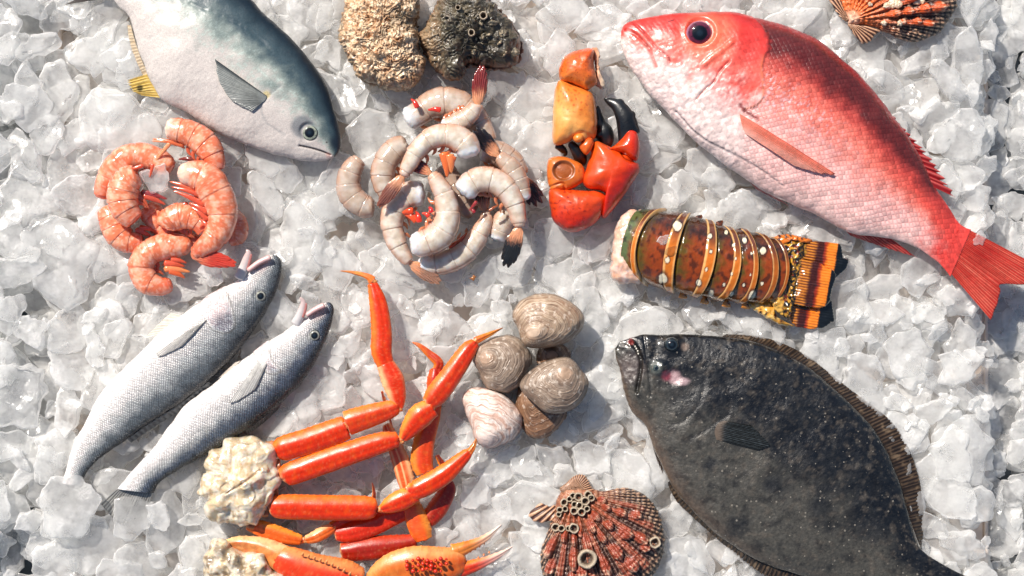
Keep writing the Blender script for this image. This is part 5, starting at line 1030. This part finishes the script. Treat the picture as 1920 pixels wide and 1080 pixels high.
TABLE_Z = -0.062; FLOOR_Z = -0.036
m_table = simple_mat("dark_slate", (0.030, 0.045, 0.060), 0.45, 30, 0.4)
m_tray = simple_mat("cream_tray", (0.66, 0.55, 0.47), 0.4, 15, 0.08)
tag(boxes("table_surface", [(-1.6, 1.6, -1.2, 1.2, TABLE_Z - 0.03, TABLE_Z)], m_table), None, None, kind='structure')
lx, _ = XY(99, 0); rx, _ = XY(1868, 0); lx, rx = float(lx), float(rx)
tray = thing("ice_tray", "long cream display tray buried under the crushed ice, its end showing at the right edge", "tray", 960, 540, TABLE_Z + 0.002)
boxes("tray_floor", [(lx + .004, rx - .004, -0.40, 0.40, TABLE_Z + 0.003, FLOOR_Z)], m_tray, tray)
boxes("tray_wall", [(rx - .004, rx, -0.404, 0.404, TABLE_Z + 0.003, -0.032)], m_tray, tray)
boxes("tray_wall", [(lx, lx + .004, -0.404, 0.404, TABLE_Z + 0.003, -0.020)], m_tray, tray)

def ice_mat():
    m, nt, N, L, b = new_mat("ice")
    geo = N.new("ShaderNodeNewGeometry")
    def noi(scale, det, rough=.5):
        n = N.new("ShaderNodeTexNoise"); n.inputs["Scale"].default_value = scale; n.inputs["Detail"].default_value = det; n.inputs["Roughness"].default_value = rough
        L.new(geo.outputs["Position"], n.inputs["Vector"]); return n.outputs[0]
    def rng(src, a, b_, c, d, smooth=False):
        r_ = N.new("ShaderNodeMapRange"); r_.inputs[1].default_value = a; r_.inputs[2].default_value = b_; r_.inputs[3].default_value = c; r_.inputs[4].default_value = d
        if smooth: r_.interpolation_type = 'SMOOTHSTEP'
        L.new(src, r_.inputs[0]); return r_.outputs[0]
    def bump(h, st, dist, prev=None):
        bp = N.new("ShaderNodeBump"); bp.inputs["Distance"].default_value = dist
        if isinstance(st, float): bp.inputs["Strength"].default_value = st
        else: L.new(st, bp.inputs["Strength"])
        L.new(h, bp.inputs["Height"])
        if prev: L.new(prev, bp.inputs["Normal"])
        return bp.outputs[0]
    def math_(op, x, y):
        q = N.new("ShaderNodeMath"); q.operation = op
        for k, v in enumerate((x, y)):
            if isinstance(v, float): q.inputs[k].default_value = v
            else: L.new(v, q.inputs[k])
        return q.outputs[0]
    n1, n2, n3, n4 = noi(55, 4, .6), noi(170, 5, .6), noi(520, 3), noi(30, 3, .6)
    frost = rng(n4, .53, .66, 0.0, 1.0, True)
    nrm = bump(n3, rng(frost, 0, 1, .04, .8), .0014, bump(n2, .12, .0012, bump(n1, .09, .003)))
    cr = N.new("ShaderNodeMix"); cr.data_type = 'RGBA'; cr.inputs[6].default_value = (0.95, 0.945, 0.93, 1); cr.inputs[7].default_value = (0.985, 0.98, 0.965, 1)
    L.new(n1, cr.inputs[0])
    df = N.new("ShaderNodeBsdfDiffuse"); L.new(cr.outputs[2], df.inputs[0]); L.new(nrm, df.inputs["Normal"])
    tl = N.new("ShaderNodeBsdfTranslucent"); L.new(cr.outputs[2], tl.inputs[0]); L.new(nrm, tl.inputs["Normal"])
    m1 = N.new("ShaderNodeMixShader"); m1.inputs[0].default_value = 0.5; L.new(df.outputs[0], m1.inputs[1]); L.new(tl.outputs[0], m1.inputs[2])
    tp = N.new("ShaderNodeBsdfTransparent"); tp.inputs[0].default_value = (0.982, 0.988, 0.99, 1)
    lw = N.new("ShaderNodeLayerWeight"); lw.inputs[0].default_value = 0.5; L.new(nrm, lw.inputs["Normal"])
    rim = rng(lw.outputs["Facing"], .25, .85, 1.0, 0.15, True)
    clear = math_('MULTIPLY', math_('MULTIPLY', rng(n1, .32, .68, .56, .82), rim), rng(frost, 0, 1, 1.0, .6))
    mx = N.new("ShaderNodeMixShader"); L.new(clear, mx.inputs[0]); L.new(m1.outputs[0], mx.inputs[1]); L.new(tp.outputs[0], mx.inputs[2])
    fz = N.new("ShaderNodeFresnel"); fz.inputs[0].default_value = 1.40; L.new(nrm, fz.inputs["Normal"])
    gl = N.new("ShaderNodeBsdfGlossy"); L.new(rng(n2, .35, .65, .06, .22), gl.inputs["Roughness"]); L.new(nrm, gl.inputs["Normal"])
    fx = N.new("ShaderNodeMixShader"); L.new(math_('MULTIPLY', fz.outputs[0], math_('SUBTRACT', 1.0, geo.outputs['Backfacing'])), fx.inputs[0]); L.new(mx.outputs[0], fx.inputs[1]); L.new(gl.outputs[0], fx.inputs[2])
    L.new(fx.outputs[0], N["Material Output"].inputs[0]); N.remove(b)
    return m
ICE = ice_mat()
import bmesh
def ice_proto(i):
    r = random.Random(100 + i)
    bm = bmesh.new(); kind = i % 4
    n = r.choice([6, 7, 8, 10]); th = [0.17, 0.28, 0.22, 0.12][kind]; el = [0.75, 0.8, 0.5, 0.85][kind]
    for k in range(n):
        a = 2 * math.pi * (k + r.uniform(-.4, .4)) / n; d = r.uniform(0.68, 1.0)
        z = r.choice([-1, 1]) * r.uniform(.5, 1) * th
        bm.verts.new((math.cos(a) * d, math.sin(a) * d * el, z * 0.9))
        if k % 2 == 0 or n < 8: bm.verts.new((math.cos(a) * d * .9, math.sin(a) * d * el * .9, -z))
    for k in range(4): bm.verts.new((r.uniform(-.5, .5), r.uniform(-.4, .4) * el, r.choice([-1, 1]) * th * r.uniform(.8, 1.1)))
    res = bmesh.ops.convex_hull(bm, input=bm.verts)
    bmesh.ops.delete(bm, geom=[v for v in bm.verts if not v.link_faces], context='VERTS')
    bmesh.ops.dissolve_limit(bm, angle_limit=0.25, verts=bm.verts, edges=bm.edges)
    bmesh.ops.bevel(bm, geom=bm.edges[:] , offset=0.03 + 0.03 * r.random(), segments=2, profile=0.6, affect='EDGES', clamp_overlap=True)
    bmesh.ops.triangulate(bm, faces=bm.faces)
    for _ in range(3):
        long = [e for e in bm.edges if e.calc_length() > 0.17]
        if not long: break
        bmesh.ops.subdivide_edges(bm, edges=long, cuts=1); bmesh.ops.triangulate(bm, faces=bm.faces)
    bmesh.ops.smooth_vert(bm, verts=bm.verts, factor=0.15, use_axis_x=True, use_axis_y=True, use_axis_z=True)
    bmesh.ops.remove_doubles(bm, verts=bm.verts, dist=0.012)
    bmesh.ops.recalc_face_normals(bm, faces=bm.faces)
    co = np.array([v.co[:] for v in bm.verts]); no = np.array([v.normal[:] for v in bm.verts])
    # hollows and lumps melted into the faces
    d = 0.16 * noise(co * 1.8 + i * 7.7) + 0.09 * noise(co * 3.6 + i * 3.1)
    co = co + no * (d * .35)[:, None]; an = np.arctan2(co[:, 1], co[:, 0]); ring = np.stack([np.cos(an), np.sin(an), 0 * an + i * 3.7], -1); co[:, :2] *= (1 + .26 * noise(ring * 1.3) + .14 * noise(ring * 3.1))[:, None]
    for v, c in zip(bm.verts, co): v.co = c
    me = bpy.data.meshes.new("ice_chunk"); bm.to_mesh(me); bm.free()
    me.polygons.foreach_set("use_smooth", np.ones(len(me.polygons), bool)); me.materials.append(ICE)
    tri = np.array([p.vertices[:] for p in me.polygons])
    return me, co, tri, kind
PROTO = [ice_proto(i) for i in range(28)]
CELL = 0.003; GX0, GY0 = -0.58, -0.345; NX, NY = int(1.16 / CELL), int(0.69 / CELL)
Hm = np.full((NX, NY), FLOOR_Z)
gx = GX0 + (np.arange(NX) + .5) * CELL; gy = GY0 + (np.arange(NY) + .5) * CELL
Hm[(gx < lx) | (gx > rx), :] = TABLE_Z; Hm[gx < lx, :] = TABLE_Z + .012
inside = ((gx > lx) & (gx < rx))[:, None] & np.ones(NY, bool)[None]
nz = noise(np.stack([*np.meshgrid(gx * 6, gy * 6, indexing='ij'), np.zeros((NX, NY))], -1))
LIM = 0.010 + 0.006 * nz
gxx = gx[:, None] + 0 * LIM; gyy = gy[None, :] + 0 * LIM
# the heap: a little higher at the left, falling off past the right edge and the lower left corner
LIM = LIM + 0.012 * ss(-0.40, -0.50, gxx) - 0.040 * ss(0.470, 0.482, gxx) - 0.045 * ss(-0.468, -0.482, gxx) * ss(-0.258, -0.274, gyy)
UNDER = np.zeros((NX, NY), bool)
for V in FOOT:
    ix = np.floor((V[:, 0] - GX0) / CELL).astype(int); iy = np.floor((V[:, 1] - GY0) / CELL).astype(int)
    for ddx in (0, 1):
        for ddy in (0, 1):
            jx, jy = ix + ddx, iy + ddy
            k = (jx >= 0) & (jx < NX) & (jy >= 0) & (jy < NY)
            np.minimum.at(LIM, (jx[k], jy[k]), V[k, 2] + 0.0022)
            UNDER[jx[k], jy[k]] = True
TOPID = np.full((NX, NY), -1)
chunks = []
def rotm(rx_, ry_, rz_):
    from mathutils import Euler
    return np.array(Euler((rx_, ry_, rz_)).to_matrix())
def raster(V):
    ix = np.floor((V[:, 0] - GX0) / CELL).astype(int); iy = np.floor((V[:, 1] - GY0) / CELL).astype(int)
    return ix, iy
def try_place(r, size, tiltmax, tries, ceil=None):
    pi = r.randrange(len(PROTO)); me, co, tri, kind = PROTO[pi]
    rot = (r.gauss(0, tiltmax), r.gauss(0, tiltmax), r.uniform(0, 6.28))
    scl = np.array([size * r.uniform(.85, 1.15), size * r.uniform(.85, 1.15), size * r.uniform(.8, 1.3)])
    R_ = rotm(*rot); V = (co * scl) @ R_.T
    mid = (V[tri].mean(1)); V2 = np.vstack([V, mid])
    lo = np.full((80, 80), 1e3); hi = np.full((80, 80), -1e3)
    ix = np.floor(V2[:, 0] / CELL + 40).astype(int).clip(0, 79); iy = np.floor(V2[:, 1] / CELL + 40).astype(int).clip(0, 79)
    np.minimum.at(lo, (ix, iy), V2[:, 2]); np.maximum.at(hi, (ix, iy), V2[:, 2])
    cx, cy = np.nonzero(hi > -1e2); lo = lo[cx, cy]; hi = hi[cx, cy]
    best = None
    for _ in range(tries):
        px_ = r.uniform(GX0 + 0.03, GX0 + NX * CELL - 0.03); py_ = r.uniform(GY0 + 0.03, GY0 + NY * CELL - 0.03)
        jx = cx - 40 + int((px_ - GX0) / CELL); jy = cy - 40 + int((py_ - GY0) / CELL)
        k = (jx >= 0) & (jx < NX) & (jy >= 0) & (jy < NY)
        if k.sum() < 5: continue
        gap = Hm[jx[k], jy[k]] - lo[k]
        z = np.percentile(gap, 68)
        over = (z + hi[k] - LIM[jx[k], jy[k]]).max()
        if over > 0.0: 
            # sink it as far as a few mm if it only just sticks up
            if over < 0.006: z -= over
            else: continue
        if best is None or z < best[0]: best = (z, px_, py_, jx[k], jy[k], hi[k])
    if best is None: return False
    z, px_, py_, jx, jy, hi = best
    top = z + hi; old = Hm[jx, jy]; up = top > old
    Hm[jx[up], jy[up]] = top[up]; TOPID[jx[up], jy[up]] = len(chunks)
    chunks.append((pi, (px_, py_, z), rot, tuple(scl), size, kind))
    return True
r = random.Random(5)
n_try = 0
for it in range(3500):
    ph = it / 3500
    size = r.choice([0.026, 0.034, 0.042]) if ph < 0.45 else (r.choice([0.022, 0.030, 0.038, 0.046, 0.052]) if ph < 0.85 else r.choice([0.009, 0.012, 0.015, 0.018]))
    try_place(r, size, 0.20 if ph < .8 else 0.35, 7 if ph < 0.8 else 4)
print("ICE", len(chunks), "mean top", Hm[~UNDER].mean())
NCH = len(chunks)
# seen area of each chunk inside the frame
fr_ = (np.abs(gxx) < 0.5) & (np.abs(gyy) < 0.2815) & (~UNDER)
vis = np.bincount(TOPID[fr_ & (TOPID >= 0)], minlength=NCH)
order = np.argsort(-vis); indiv = set(int(i) for i in order[:285] if vis[i] > 0)
NAMED = NEAR
CENT = {}
for a_, b_, c_ in NEAR: CENT.setdefault(c_, []).append((a_, b_))
CENT = {k: np.mean(v, 0) for k, v in CENT.items()}
def near_words(x, y):
    px_ = x / PX + 960; py_ = 540 - y / PX
    third = ["top", "upper part", "middle", "lower part", "bottom"][int(np.clip(py_ / 216, 0, 4))]
    if px_ > 1815: return ("at the right rim of the tray, " if px_ < 1868 else "beyond the right rim of the tray, ") + third
    if px_ < 70: return "at the far left edge, " + third
    d, wd = min((math.hypot(px_ - a, py_ - b), c) for a, b, c in NAMED)
    c = CENT[wd]; an = math.degrees(math.atan2(-(py_ - c[1]), px_ - c[0])) % 360
    return ["right of", "above right of", "above", "above left of", "left of", "below left of", "below", "below right of"][int((an + 22.5) // 45) % 8] + " " + wd + (", touching it" if d < 45 else (", a little way off" if d > 110 else ""))
def shape_words(size, kind):
    s_ = "small" if size < 0.0165 else ("medium" if size < 0.0265 else "large")
    return s_ + " " + ["flat-faced", "blocky", "long", "thin plate-like"][kind]
from collections import Counter
SV = []; SF = []; off = 0
cnt = 0
for i, (pi, loc, rot, scl, size, kind) in enumerate(chunks):
    me, co, tri, _k = PROTO[pi]
    if i in indiv:
        o = bpy.data.objects.new("ice_chunk", me); COL.objects.link(o)
        o.location = loc; o.rotation_euler = rot; o.scale = scl
        tag(o, f"{shape_words(size, kind)} ice chunk {near_words(loc[0], loc[1])}", "ice", "chunks of crushed ice around the seafood"); cnt += 1
    else:
        V = (co * np.array(scl)) @ rotm(*rot).T + np.array(loc)
        SV.append(V); SF.append(tri + off); off += len(V)
def tri_mesh(name, V, F, mat):
    me = bpy.data.meshes.new(name); nf = len(F)
    me.vertices.add(len(V)); me.vertices.foreach_set("co", V.astype(np.float32).ravel())
    me.loops.add(nf * 3); me.loops.foreach_set("vertex_index", F.astype(np.int32).ravel())
    me.polygons.add(nf); me.polygons.foreach_set("loop_start", np.arange(0, nf * 3, 3, dtype=np.int32)); me.polygons.foreach_set("loop_total", np.full(nf, 3, np.int32))
    me.polygons.foreach_set("use_smooth", np.ones(nf, bool)); me.update(calc_edges=True); me.materials.append(mat)
    o = bpy.data.objects.new(name, me); COL.objects.link(o); return o
o = tri_mesh("crushed_ice", np.vstack(SV), np.vstack(SF), ICE)
tag(o, "smaller crushed ice packed under and between the larger chunks", "ice", kind='stuff')
# pieces lying on the catch
def top_ice(x, y, z, size, rz, pi, label, flat=0.6, tilt=(0.05, 0.05)):
    o = bpy.data.objects.new("ice_chunk", PROTO[pi][0]); COL.objects.link(o)
    X, Y = XY(x, y, z); o.location = (float(X), float(Y), z); o.rotation_euler = (tilt[0], tilt[1], rz); o.scale = (size, size, size * flat)
    return tag(o, label, "ice")
print("INDIV", cnt)
top_ice(1243, 449, .058, .0085, .4, 4, "small clear ice chip lying on the lobster tail's shell", 1.0)
top_ice(1838, 448, .022, .0095, 1.4, 7, "small ice lump lying on the root of the pink fish's tail", 1.0)
top_ice(294, 338, .030, .020, .9, 1, "ice chunk held in the middle of the pink shrimp", 1.0)
top_ice(398, 512, .020, .016, 2.2, 9, "ice chunk over the fan of the largest pink shrimp", 1.0)
top_ice(128, 948, .020, .040, 1.2, 3, "long clear ice slab covering the tail of the upper slim silver fish", .9)
top_ice(250, 965, .012, .034, .3, 11, "clear ice slab covering the tail of the lower slim silver fish", .8)
top_ice(298, 966, .016, .017, 1.8, 8, "pointed ice chunk beside the lower slim silver fish's tail", 1.0)
top_ice(96, 872, .012, .026, .8, 5, "ice chunk against the narrow tail end of the upper slim silver fish", 1.0)
